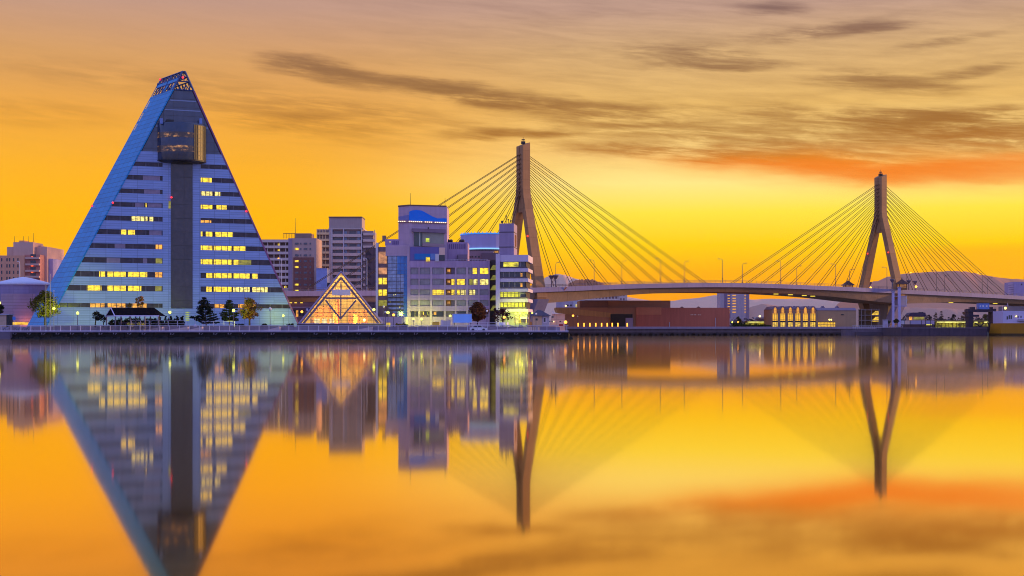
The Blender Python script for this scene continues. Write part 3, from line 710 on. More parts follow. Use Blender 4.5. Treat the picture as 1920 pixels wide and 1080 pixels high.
def hotel():
    PK = mat('pink_render', lin(222,156,124), .8, var=.08, streak=.12); PK2 = mat('pale_pink_render', lin(212,166,150), .8, var=.08)
    B = Bld('hotel_block', 'pinkish stepped hotel block with narrow windows and rooftop masts behind the round hall', 'building', 40, 520, 0, 1.7); r = B.root
    B.box('wall', PK, -30, 479, 46, None, 0, 22); B.box('stair_bay', mat('pink_render_dark', lin(190,125,115), .8), 46, 477.5, 75, None, .8, 20)
    B.box('penthouse', PK2, 25, 454, 62, 479.2, 3, 14); B.box('penthouse', PK2, 13, 463, 26, 479.1, 4, 12); B.box('wing', PK2, 55, 462.5, 88, None, 6, 26)
    B.box('penthouse', PK, 36, 451, 46, 454.2, 4, 9); B.box('wing', mat('lilac_render', lin(178,160,196), .8), 88, 485, 99, None, 8, 24)
    B.wins(GLASSD, [(x - 1.2, x + 1.2) for x in (-6, 3, 13, 18, 25.5, 33.5)], [(y, y + 6) for y in (484, 495.5, 507.5, 519)])
    for y in (479, 491, 503, 514):
        B.box('balcony', PK2, 47, y + 3, 73, y + 6.5, -.6, .85)
        B.box('balcony_opening', GLASSD, 57, y - 2.5, 67, y + 3, .7, .9)
    for y in (483, 497, 509): MB().ball((B.uz(59.5, y)[0], .4, B.uz(59.5, y)[1]), .55).build('balcony_lamp', glow('stair_lamp', (1,.12,.03), 1.4), r, True)
    for px, y0 in ((27, 443), (44, 443), (53, 443), (63, 437), (66, 460)):
        u, z = B.uz(px, y0, 6); MB().tube((u, 6, B.uz(px, 479)[1]), (u, 6, z), .12, .06).build('mast', DKSTEEL, r)
    B.box('roof_tank', PK2, 75, 460, 78, 463, 9, 12)
    B2 = Bld('small_office', 'small low building with a greenish window strip squeezed beside the tower slope', 'building', 107, 560, 0, 1.7)
    B2.box('wall', mat('ochre_wall', lin(170,110,90), .8), 98, 486, 124, None, 0, 12); B2.box('roof', LAV, 97, 484, 124, 486.2, -.6, 12.5)
    B2.wins(glassmat('green_window', (.05,.11,.10), .1), [(101, 109), (111, 119)], [(491.5, 500)]); B2.box('roof_hut', mat('hut_wall', lin(180,130,110), .8), 108, 481.5, 124, 484.1, 2, 7)
hotel()
def apartments():
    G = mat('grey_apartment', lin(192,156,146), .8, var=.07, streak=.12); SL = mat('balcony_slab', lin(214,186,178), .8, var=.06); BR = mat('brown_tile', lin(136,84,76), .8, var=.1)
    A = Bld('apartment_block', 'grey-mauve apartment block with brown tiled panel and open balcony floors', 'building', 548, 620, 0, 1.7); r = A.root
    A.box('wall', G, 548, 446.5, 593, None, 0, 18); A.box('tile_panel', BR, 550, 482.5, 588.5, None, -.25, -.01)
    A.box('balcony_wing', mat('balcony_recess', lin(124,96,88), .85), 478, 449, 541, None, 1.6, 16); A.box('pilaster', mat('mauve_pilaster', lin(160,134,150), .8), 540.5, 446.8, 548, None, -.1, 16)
    rows = [452, 463, 474.5, 486, 497.5, 509, 520, 531.5, 543]
    for y in rows: A.box('balcony', SL, 478, y - 2.6, 540.5, y + 2.2, -.1, 1.65)
    for x in (490, 501, 513, 524, 535): A.box('divider', SL, x, 449.5, x + 1.2, None, .2, 1.7)
    for x, y in ((521, 459), (521, 469.5), (533, 539), (513, 539)): A.box('lit_window', LITY, x, y - 2.2, x + 4.5, y + 1.2, 1.45, 1.62)
    cols = [(553, 559.5), (563, 564.6), (569.5, 575.5), (580.5, 583)]
    lit = {(0, 1), (0, 3), (0, 4), (0, 7), (0, 8)}
    A.wins(GLASSG, cols, [(y, y + 3.4) for y in (455, 465, 476.8, 488, 499, 509.5, 521, 532, 543)], v=-.26, lit=lit, lm=LITY)
    A.box('penthouse', mat('penthouse_grey', lin(150,118,105), .8), 553, 437.5, 583, 446.7, 3, 13)
    fr = MB()
    for x in range(531, 555, 3): u0, u1, z0, z1 = A.r(x, 437, x + .5, 447, 4); fr.box(u0, u1, 4, 4.12, z0, z1)
    u0, u1, z0, z1 = A.r(531, 437, 553, 438, 4); fr.box(u0, u1, 3.98, 4.1, z0, z1)
    fr.build('roof_frame', DKSTEEL, r)
    u, z = A.uz(554, 409, 8); MB().tube((u, 8, A.uz(554, 446)[1]), (u, 8, z), .14, .05).build('mast', DKSTEEL, r)
    fr = MB()
    for x in (584, 588): u0, u1, z0, z1 = A.r(x, 438, x + .5, 447, 4); fr.box(u0, u1, 4, 4.12, z0, z1)
    fr.build('roof_frame', DKSTEEL, r)
    Bt = Bld('apartment_tower', 'tallest grey apartment tower with stacked balconies and a flat rooftop box', 'building', 648, 650, 0, 1.7); r = Bt.root
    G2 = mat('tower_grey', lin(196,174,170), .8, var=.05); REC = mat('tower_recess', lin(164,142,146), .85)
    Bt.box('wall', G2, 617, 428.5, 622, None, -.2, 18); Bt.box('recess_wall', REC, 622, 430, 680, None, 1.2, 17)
    Bt.box('parapet', G2, 616, 427.5, 681, 430, -.3, 18); Bt.box('penthouse', mat('penthouse_pale', lin(176,152,148), .8, streak=.15), 617, 407.5, 678.5, 427.6, 1, 14); Bt.box('penthouse_cap', mat('cap_brown', lin(120,100,96), .8), 616, 406, 679, 408, .6, 14.4)
    ys = [440 + 11.9*k for k in range(10)]
    for y in ys: Bt.box('balcony', SL, 622.2, y - 1.4, 677.8, y + 4.2, -.2, 1.25)
    for x in (621.5, 643.5, 677): Bt.box('pilaster', WHITE, x, 429, x + 1.6, None, -.45, 1.2)
    BLUEW = glassmat('pale_blue_window', (.22,.28,.42), .2)
    for y in ys:
        Bt.box('window', BLUEW, 645.5, y - 7, 650.5, y - 1.6, .9, 1.22); Bt.box('window', BLUEW, 670, y - 7, 675.5, y - 1.6, .9, 1.22)
        Bt.box('window', GLASSG, 655, y - 6.6, 667, y - 1.6, 1.0, 1.22); Bt.box('window', GLASSG, 626, y - 6.6, 641, y - 1.6, 1.0, 1.22)
    W_ = Bt.box('side_wing', REC, 594.5, 430, 616.8, None, 1.6, 16)
    for y in ys: Bt.box('balcony', mat('warm_slab', lin(236,196,150), .8), 593.5, y - 4.2, 617, y - .2, .0, 1.7)
    for x in (593.6, 599, 604.5, 610): Bt.box('divider', MATS['warm_slab'], x, 429.5, x + 1.3, None, .5, 1.65)
    Bt.box('side_wing', REC, 680.3, 433, 700, None, 1.4, 16)
    for y in ys: Bt.box('balcony', SL, 680.5, y - 3.4, 703, y + 1.2, 0, 1.45)
    Bt.box('divider', MATS['warm_slab'], 701.6, 431, 703, None, .2, 1.4)
    C = Bld('brown_office', 'narrow dark brown building with stepped panels left of the shopping centre', 'building', 694, 600, 0, 1.7)
    C.box('wall', mat('umber_wall', lin(104,80,84), .8, joints=(1.6,3.0,.1), jcol=.6), 685, 464, 707, None, 0, 14)
    zz = MB()
    for k in range(5): 
        u0, u1, z0, z1 = C.r(687, 470 + 14*k, 697, 478 + 14*k, -.1); zz.hexa([(u0,-.14,z0),(u1,-.14,z0),(u1,-.02,z0),(u0,-.02,z0)], [(u0,-.14,z1),(u0+(u1-u0)*.4,-.14,z1),(u0+(u1-u0)*.4,-.02,z1),(u0,-.02,z1)])
    zz.build('stepped_panel', mat('umber_dark', lin(70,56,64), .8), C.root)
    D = Bld('blue_clad_store', 'plain bluish-lavender clad store block standing behind the glass pyramid', 'building', 602, 612, 0, 1.7)
    D.box('wall', mat('blue_clad', lin(150,156,206), .6, var=.04, joints=(9,1.5,.04), jcol=.85), 593, 503.5, 613, None, 0, 10); D.box('lean_to', mat('lean_dark', lin(70,64,80), .8), 613, 530, 620, None, 1, 8)
    D.box('parapet', LAV, 592.6, 502.6, 613.4, 503.7, -.15, 10.1)
    E_ = Bld('maroon_market', 'low maroon market building in the shade below the approach deck', 'building', 570, 520, 0, 1.7)
    E_.box('wall', mat('maroon_wall', lin(122,78,82), .8, var=.1), 536, 567, 606, None, 0, 12); E_.box('fascia', mat('maroon_fascia', lin(150,110,118), .7), 535, 575, 607, 578, -.6, 0)
    E_.wins(GLASSD, [(545, 556), (560, 571), (586, 600)], [(581, 592)]); E_.box('lit_window', LITO, 555, 582, 559, 594, -.06, .05)
    E_.box('sign_panel', mat('sign_blue', lin(60,70,120), .5), 573, 577, 579, 584, -.9, -.7); E_.box('sign_mark', WHITE, 574.6, 578.4, 577.4, 582.6, -.94, -.9)
    for px, py in ((545, 567.5), (554, 567.5), (565, 567.5)): E_.box('soffit_lamp', glow('soffit_lamp', (1,.66,.03), 1.2), px - 2, py - .7, px + 2, py + .9, -1.2, -.4)
apartments()
# ------------------------------------------------------------------ glass pyramid
def pyramid():
    Y0 = 336; hw = (gx(717, Y0) - gx(560, Y0))/2; cx = gx(639.5, Y0 + hw); t = thing('glass_pyramid', 'small golden-lit glass pyramid between the big tower and the shopping centre', 'pyramid', (cx, Y0 + hw, 2.7), math.atan(320.5/F))
    zb = gz(607.5, Y0) - 2.7; H = gz(509, Y0 + hw) - 2.7
    FRM = mat('pyramid_frame', lin(150,128,158), .5, var=.05); FRD = mat('pyramid_truss', lin(104,74,104), .5)
    MB().box(-hw - .4, hw + .4, -hw - .4, hw + .4, 0, zb).build('plinth', mat('pyramid_plinth', lin(90,78,84), .8), t)
    ap = Vector((0, 0, H)); C = [Vector((-hw, -hw, zb)), Vector((hw, -hw, zb)), Vector((hw, hw, zb)), Vector((-hw, hw, zb))]
    m, nt, p = nodes('clear_glazing'); nt.nodes.remove(p)
    tr = N(nt, 'ShaderNodeBsdfTransparent'); gl = N(nt, 'ShaderNodeBsdfGlossy'); gl.inputs['Roughness'].default_value = .05
    tr.inputs[0].default_value = (.93, .92, .9, 1)
    mx = N(nt, 'ShaderNodeMixShader'); mx.inputs[0].default_value = .09; nt.links.new(tr.outputs[0], mx.inputs[1]); nt.links.new(gl.outputs[0], mx.inputs[2])
    nt.links.new(mx.outputs[0], nt.nodes['Material Output'].inputs['Surface'])
    for i in (0, 1, 3):
        MB().add([C[i], C[(i+1) % 4], ap], [(0, 1, 2)]).build('glass_face', m, t)
    ed = MB()
    for c in C: ed.tube(c, ap, .24, .2, 6)
    for i in range(4): ed.tube(C[i], C[(i+1) % 4], .2)
    ed.build('edge_frame', FRM, t)
    mu = MB()
    n = 14
    for i in range(1, n):                                        # glazing bars of the front and the two sides
        f = i/n
        for a, b in ((0, 1), (1, 2), (3, 0)):
            p0 = C[a].lerp(C[b], f); mid = C[a].lerp(C[b], .5); k = 1 - abs(2*f - 1)
            e = C[a].lerp(ap, k) if f < .5 else C[b].lerp(ap, k)
            if f == .5: e = ap
            mu.tube(p0, e, .055, n=4)
            if i % 2 == 0 or True:
                h = i/n; mu.tube(C[a].lerp(ap, h), C[b].lerp(ap, h), .05, n=4)
    mu.build('glazing_bar', mat('pyramid_bar', lin(120,84,72), .5), t)
    ins = MB(); s = .9; D0 = [Vector((c.x*s, c.y*s, c.z)) for c in C]; a2 = ap - Vector((0, 0, 1.6))
    for i in (0, 1): ins.tube(D0[i], a2, .26, n=6)
    def FP(px, py):                                              # a point on the inner front face
        z = gz(py, Y0 + 3) - 2.7; f = (z - zb)/(a2.z - zb); v = -hw*s*(1 - f); return Vector(((px - 639.5)*(Y0 + hw + v)/F, v, z))
    ins.tube(FP(611, 559), FP(668, 559), .22); ins.tube(FP(611, 563), FP(638.5, 598), .2); ins.tube(FP(667, 563), FP(638.5, 598), .2); ins.tube(FP(638.7, 598), FP(639.5, 530), .16)
    ins.build('inner_truss', FRD, t)
    WARM = glow('pyramid_glow_sheet', (1,.60,.06), .72, .45, .5)  # added glowing sheets stand in for the lit interior
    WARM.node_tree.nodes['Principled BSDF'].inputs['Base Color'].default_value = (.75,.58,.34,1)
    MB().add([C[2]*.97, C[3]*.97, ap*.97], [(0, 1, 2)]).build('rear_glow_sheet', WARM, t)
    for sg, a in ((-1, C[3]), (1, C[2])): MB().add([a*.97, Vector((sg*hw*.97, -hw*.35, zb)), ap*.97], [(0, 1, 2)]).build('side_glow_sheet', WARM, t)
    fl = MB().box(-hw*.95, hw*.95, -hw*.95, hw*.95, zb, zb + .15); fl.build('floor', mat('pyramid_floor', lin(190,150,110), .6), t)
    it = MB()
    for (x0, x1, y0, y1, h) in ((-6.6, -2.4, .5, 4, 4.6), (1.8, 6.6, 1, 4.5, 3.6), (-2.0, -.8, -1, 1, 5.4), (3.0, 4.0, -3, -2, 2.4), (-7.5, -6.2, -3, -1, 1.6)): it.box(x0, x1, y0, y1, zb + .15, zb + h)
    it.build('display_block', mat('pyramid_display', lin(230,170,90), .7, var=.5, scale=.6), t)
    MB().box(-1.9, 1.9, -.4, -.2, zb + 6.2, zb + 6.6).box(-.9, -.6, -.4, -.2, zb, zb + 6.2).build('red_frame', mat('red_frame', lin(200,60,20), .6), t)
    u0, u1 = (622.5 - 639.5)*(Y0 + 6)/F, (657 - 639.5)*(Y0 + 6)/F
    MB().box(u0, u1, -4.6, -4.4, gz(554, Y0 + 6) - 2.7, gz(543, Y0 + 6) - 2.7).build('white_screen', mat('pyramid_screen', lin(214,200,214), .7), t)
    lw = MB()
    for (a, b) in ((590, 600), (604, 613), (618, 622), (624, 626)): x0, x1 = (a - 639.5)*(Y0 + 2)/F, (b - 639.5)*(Y0 + 2)/F; lw.box(x0, x1, -hw*.86, -hw*.85, zb + .2, zb + 1.3)
    lw.build('lit_counter', glow('lit_counter', (1,.8,.3), 1.4, .8, .6), t)
    for (x, w) in ((-4.5, 1800), (0, 2200), (4.5, 1800)):
        flood('display_light', (x, -hw*.55, zb + .8), (x*.3, hw*.6, zb + 4.5), w, (1, .58, .10), 140, .3, t)
    MB().ball(((683 - 639.5)*(Y0+4)/F, -6.2, zb + 1.0), .34).build('floor_lamp', glow('floor_lamp', (1,.7,.25), 6), t, True)
pyramid()
# ------------------------------------------------------------------ shopping centre with the wave sign
def mall():
    B = Bld('shopping_centre', 'lavender shopping centre whose square roof tower carries a blue wave picture', 'building', 840, 370, 0, 2.7); r = B.root
    SP_ = mat('mall_panel', lin(174,144,180), .7, var=.10, streak=.2, joints=(2.1,8,.04), jcol=.8); SP2 = mat('mall_panel_light', lin(190,160,182), .7, var=.09, streak=.16, joints=(2.4,1.8,.03), jcol=.85)
    # left stair strip
    B.box('stair_strip', mat('strip_grey', lin(128,104,112), .7), 707, 463, 726.5, None, 1.6, 16); B.box('edge_post', WHITE, 704.5, 455, 708.5, None, .6, 3)
    for (a, b, mm) in ((472, 494, glow('strip_pink', (1,.42,.16), .95, .5, .35)), (502, 514, MATS['strip_pink']), (521, 533, LITY), (543, 554, LITY), (563, 574, LITG)):
        B.box('lit_window', mm, 710, a, 725, b, 1.5, 1.62)
    # glass corner
    B.box('upper_band', SP2, 723, 460, 770, 480, .4, 18); B.box('parapet', SP_, 722, 448.5, 752, 460.2, 3, 16)
    sl = MB()
    for k in range(9): u0, u1, z0, z1 = B.r(736 + 3.6*k, 451.5, 737.6 + 3.6*k, 458.5, 2.95); sl.box(u0, u1, 2.9, 2.99, z0, z1)
    sl.build('slot', mat('slot_dark', lin(110,88,130), .8), r)
    CW = glassmat('mirror_curtain_wall', (.20,.24,.34), .05, metal=.85, joints=(1.15,.95,.06), jc=(.10,.09,.12), var=.75)
    B.box('curtain_wall', CW, 726.5, 479.8, 757, None, .2, 17)
    CB = glassmat('blue_curtain_wall', (.045,.16,.42), .07, metal=.4, joints=(1.15,.95,.05), jc=(.08,.1,.2), var=.5)
    B.box('curtain_corner', CB, 757, 479.9, 763.5, None, .35, 17); B.box('curtain_reflection', CB, 745, 479.9, 757, 514, .08, .19); B.box('pier_panel', SP2, 763.5, 460.1, 768, None, -.1, 18)
    for y in (548, 556, 564, 572, 580): B.box('glazing_band', mat('band_dark', (.05,.04,.06), .4), 727, y, 756.5, y + 3.6, .1, .19)
    for x, y in ((738, 552), (741, 551), (731, 565), (749, 575)): B.box('inside_lamp', LITW, x, y, x + 1.4, y + 2, .05, .1)
    # main floors: solid bands between window strips
    bands = [(489, 501.8), (514.4, 522.6), (534.6, 542.6), (553.4, 562.6), (573.6, 583.4), (594, None)]
    for a, b in bands: B.box('floor_band', SP_, 768, a, 918, b, 0, 20)
    B.box('core', mat('mall_core', lin(120,104,124), .8), 769, 489.5, 917.5, None, .5, 19)
    for x0, x1 in ((768, 769.6), (784.5, 787), (806.5, 810.5), (832.5, 836), (852.8, 856), (874, 878), (896.5, 899.5), (916, 918)): B.box('pier', SP2, x0, 501, x1, None, -.06, .5)
    rows = [(502, 514.2), (522.8, 534.4), (542.8, 553.2), (562.8, 573.4)]
    PW = glassmat('curtained_window', (.26,.22,.26), .25, joints=(.9,9,.05), jc=(.2,.17,.2), var=.5)
    cols = [(770, 784), (787.4, 806), (811, 832), (857, 873.5), (878.5, 896), (900, 915.5)]
    for j, (a, b) in enumerate(rows):
        for i, (x0, x1) in enumerate(cols):
            w = B.box('window', PW, x0, a, x1, b, .3, .48)
            for (jj, ii, p0, p1, mm) in ((0, 4, .45, .9, LITY), (0, 5, 0, 1, LITY), (1, 3, 0, .85, LITY), (1, 4, .1, .45, LITG), (1, 4, .55, .95, LITW), (1, 5, 0, 1, LITW), (2, 2, 0, 1, LITY), (2, 3, 0, .3, LITY), (2, 3, .35, .95, LITW), (2, 4, .1, .7, LITW)):
                if (jj, ii) == (j, i): B.box('lit_pane', mm, x0 + (x1 - x0)*p0, a + .6, x0 + (x1 - x0)*p1, b - .6, .22, .29, w)
        B.box('balcony', mat('balcony_amber', lin(130,86,40), .8), 836.4, a, 846, b, .3, .48)
        if j < 3 and j > 0: B.box('lit_pane', LITY, 846.6, a + .5, 852.4, b - .4, .25, .4)
        B.box('balcony_lamp', LITO, 839, a + 3, 844, b - 3, .2, .29)
        B.box('balcony_rail', mat('rail_amber', lin(120,80,60), .6), 836.6, b - 4, 845.8, b - .2, .02, .12)
    for x0, x1 in ((770, 777), (779, 787), (790, 803), (811, 830), (859, 874)): B.box('window', GLASSD, x0, 584, x1, 593.6, .3, .48)
    for x0, x1, mm in ((813, 818, LITO), (793, 795, LITY), (800.5, 802.5, LITG)): B.box('lit_window', mm, x0, 584.5, x1, 590, .2, .29)
    # upper plant block with slots
    B.box('plant_block', SP_, 836, 454, 877, 489.2, 4, 18)
    sl = MB()
    for k in range(9): u0, u1, z0, z1 = B.r(842 + 3.6*k, 457, 843.8 + 3.6*k, 466.5, 3.9); sl.box(u0, u1, 3.9, 3.99, z0, z1)
    sl.build('slot', MATS['slot_dark'], r)
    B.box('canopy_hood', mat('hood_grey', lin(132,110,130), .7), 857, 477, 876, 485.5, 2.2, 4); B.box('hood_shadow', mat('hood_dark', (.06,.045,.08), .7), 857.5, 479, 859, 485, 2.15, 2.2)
    rail = MB()
    for k in range(27): u0, u1, z0, z1 = B.r(768 + 5.6*k, 486, 768.4 + 5.6*k, 489.2, .3); rail.box(u0, u1, .3, .38, z0, z1)
    u0, u1, z0, z1 = B.r(768, 486, 915, 486.5, .3); rail.box(u0, u1, .28, .4, z0, z1); rail.build('roof_rail', STEEL, r)
    # sign tower, bent in plan
    def tu(px, v): return B.uz(px, 430, v)[0]
    pl = [(tu(747, 3), 3), (tu(767, .2), .2), (tu(838, 3.2), 3.2), (tu(838, 3.2), 15), (tu(747, 3), 15)]
    z0, zt = B.uz(790, 489)[1], B.uz(767, 386, .2)[1]
    u1, u2 = tu(775, .5), tu(833, 3.0)
    MB().plan(pl, z0, zt).build('sign_tower', SP2, r)
    MB().plan([(x*1.0 + (0.12 if x > 0 else -.12), y - .1 if y < 10 else y) for x, y in pl], zt, zt + .35).build('tower_coping', mat('coping_brown', lin(120,90,80), .7), r)
    def onface(px, py, f):                                       # place on the left (0) or right (1) face of the bent front
        a, b = (pl[0], pl[1]) if f == 0 else (pl[1], pl[2])
        dx = (px - 960)/F; ox, oy = a[0] + B.O[0], a[1] + B.O[1]; d = Vector((b[0]-a[0], b[1]-a[1])).normalized()
        s_ = (oy*dx - ox)/(d.x - d.y*dx); tt = oy + s_*d.y; return (a[0] + d.x*s_, a[1] + d.y*s_, CH + (H0 - py)/F*tt - 2.7), Vector((d.y, -d.x, 0))
    def relief(name, pts, f, m, d=.1):
        q = [onface(a, b, f) for a, b in pts]; lo = [Vector(c) + n*.01 for c, n in q]; hi = [Vector(c) + n*d for c, n in q]
        return MB().hexa(lo, hi).build(name, m, r)
    relief('wave_picture', [(747.3, 413), (767, 413.3), (767, 403.2), (760.5, 403.3), (755.5, 405.6), (747.3, 406)], 0, mat('wave_greyblue', lin(120,120,176), .6, var=.04))
    wv = [(767.1, 413.4), (837.6, 416.4), (837.6, 409.4), (820, 409.4), (811, 406), (802, 401), (797, 398.2), (794.4, 396.8), (790.5, 395), (787.8, 394.3), (780, 393.7), (773, 394.5), (769, 396), (767.1, 397.2)]
    relief('wave_picture', wv, 1, mat('wave_blue', (.004,.19,.80), .5, var=.06, streak=.02))
    lb = MB()
    for k in range(24):
        px = 748.6 + 3.75*k; f = 0 if px < 767 else 1; py = 415.3 + .033*max(0, px - 767)
        if k in (4, 12, 17): continue
        (c, n) = onface(px, py, f); c = Vector(c) + n*.25; lb.box(c.x - .17, c.x + .17, c.y - .05, c.y + .05, c.z - .1, c.z + .1)
    lb.build('sign_light_row', glow('sign_lamps', (1,.72,.42), 2.2), r)
    relief('lamp_ledge', [(747, 417.2), (767, 417.4), (767, 416), (747, 415.6)], 0, mat('ledge', lin(150,110,110), .6), .3); relief('lamp_ledge', [(767, 417.4), (838, 420), (838, 418.4), (767, 416)], 1, MATS['ledge'], .3)
    hood = relief('bay_hood', [(772, 435), (834, 437.5), (834, 430.5), (772, 428.5)], 1, mat('hood_mauve', lin(140,112,132), .7), 1.1)
    relief('bay_glass', [(776, 461), (791, 461.3), (791, 435), (776, 434.5)], 1, glassmat('bay_dark_glass', (.06,.07,.07), .1, joints=(1.9,9,.16), jc=(.5,.5,.45)), .3)
    relief('bay_glass', [(791.5, 456), (832, 457.5), (832, 437.8), (791.5, 436)], 1, glassmat('bay_pale_glass', (.30,.27,.22), .2, var=.25), .25)
    relief('bay_sill', [(791.5, 462), (832, 463.5), (832, 457.5), (791.5, 456.2)], 1, mat('bay_sill', lin(176,144,150), .7), .5)
    relief('lit_window', [(798, 453.5), (804.5, 453.8), (804.5, 447), (798, 446.8)], 1, glow('bay_lamp', (.75,.9,.05), 1.1, .9, .4), .34)
    B.box('roof_lamp', DKSTEEL, 802, 426, 804, 429, -.2, .4)
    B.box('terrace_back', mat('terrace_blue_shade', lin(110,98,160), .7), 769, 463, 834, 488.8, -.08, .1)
    B.box('terrace_panel', mat('terrace_blue', (.006,.17,.50), .5, var=.1), 777, 475.5, 807, 486.8, -.2, -.09); B.box('terrace_panel', mat('terrace_paleblue', lin(100,130,190), .5), 807.2, 475.5, 816, 486.8, -.19, -.09)
    B.box('terrace_screen', WHITE, 816.2, 476, 823, 490, -.22, -.09); B.box('terrace_screen', mat('salmon_panel', lin(232,188,170), .7), 823.4, 464, 834, 478, -.22, -.09); B.box('terrace_door', GLASSD, 823.4, 478, 834, 488.6, -.2, -.09)
    B.box('lit_window', glow('terrace_lamp', (1,.7,.03), 1.3, 1.2, .4), 798.5, 482, 806, 490, -.3, -.21)
    for px, y0 in ((769.5, 362), (834.5, 371)): u = tu(px, 6); MB().tube((u, 6, zt - .2), (u, 6, B.uz(px, y0, 6)[1]), .09, .04).build('lightning_rod', DKSTEEL, r)
    u = B.uz(720.5, 470, 8)[0]; MB().box(u - .5, u + .5, 7.5, 8.5, B.uz(720, 449)[1], B.uz(720, 438)[1]).build('flue', mat('flue', lin(150,120,100), .6), r)
    B.box('parapet_lamp', LITW, 730.5, 452.5, 732, 455, 2.85, 2.99)
    # ground floor apron walls
    B.box('garden_wall', mat('garden_wall', lin(176,156,178), .8), 700, 594, 764.5, None, -4.2, -3.8)
    # little rooftop bits
    for px in (841, 846, 864, 868): u = B.uz(px, 452, 9)[0]; MB().ball((u, 9, B.uz(px, 452, 9)[1]), .5).build('roof_vent', DKSTEEL, r)
mall()
def gasometer():
    Y = 440; cx = gx(912, Y); t = thing('round_hall', 'round lavender drum building with glowing blue neon rings behind shopping centre', 'hall', (cx, Y, 2.7))
    rr = gx(912, Y) - gx(863.5, Y); z0, z1 = gz(470, Y) - 2.7, gz(440.5, Y) - 2.7
    MB().lathe(0, 0, [(rr, z0), (rr, z1), (.01, z1 + .4)], 48).build('drum_wall', mat('drum_lavender', lin(176,164,206), .7, var=.05), t)
    NE = glow('neon_blue', (.03,.28,1), .8); NW = glow('neon_pale', (.25,.55,1), 1.2)
    MB().lathe(0, 0, [(rr + .02, z1 - .25), (rr + .2, z1 - .25), (rr + .2, z1 + .1), (rr + .02, z1 + .1)], 48).build('neon_rim', NE, t)
    MB().lathe(0, 0, [(rr + .02, z0), (rr + .35, z0), (rr + .35, z0 + .42), (rr + .02, z0 + .42)], 48).build('neon_rim', NW, t)
    MB().lathe(0, 0, [(rr*.9, 0), (rr*.9, z0 - .1)], 40).build('base_wall', mat('drum_base_wall', lin(150,130,140), .7, joints=(3,2.2,.08)), t)
    MB().lathe(0, 0, [(rr*.9 + .03, z0 - 1.1), (rr*.9 + .03, z0 - .5)], 10, R(-70), R(-40)).build('lit_window', LITO, t)
    bl = MB()
    for k in range(16):
        a = R(200 + 9*k); bl.box(rr*math.cos(a) - .12, rr*math.cos(a) + .12, rr*math.sin(a) - .12, rr*math.sin(a) + .12, z1 + .1, z1 + .45)
    bl.build('rim_lamp', NE, t)
    B = Bld('plant_annex', 'grey rooftop plant annex with louvres between the drum and the shopping centre', 'building', 895, 400, 0, 2.7)
    B.box('wall', mat('annex_grey', lin(150,126,138), .8), 877, 471, 925, None, 0, 14); B.box('wall', mat('annex_dark', lin(112,96,110), .8), 903, 474, 934, None, -1, 0)
    for x in (879, 884, 890, 896): B.box('louvre', GLASSD, x, 480, x + 3.5, 483, -.06, .05); B.box('louvre', GLASSD, x, 488, x + 4, 491, -.06, .05)
gasometer()
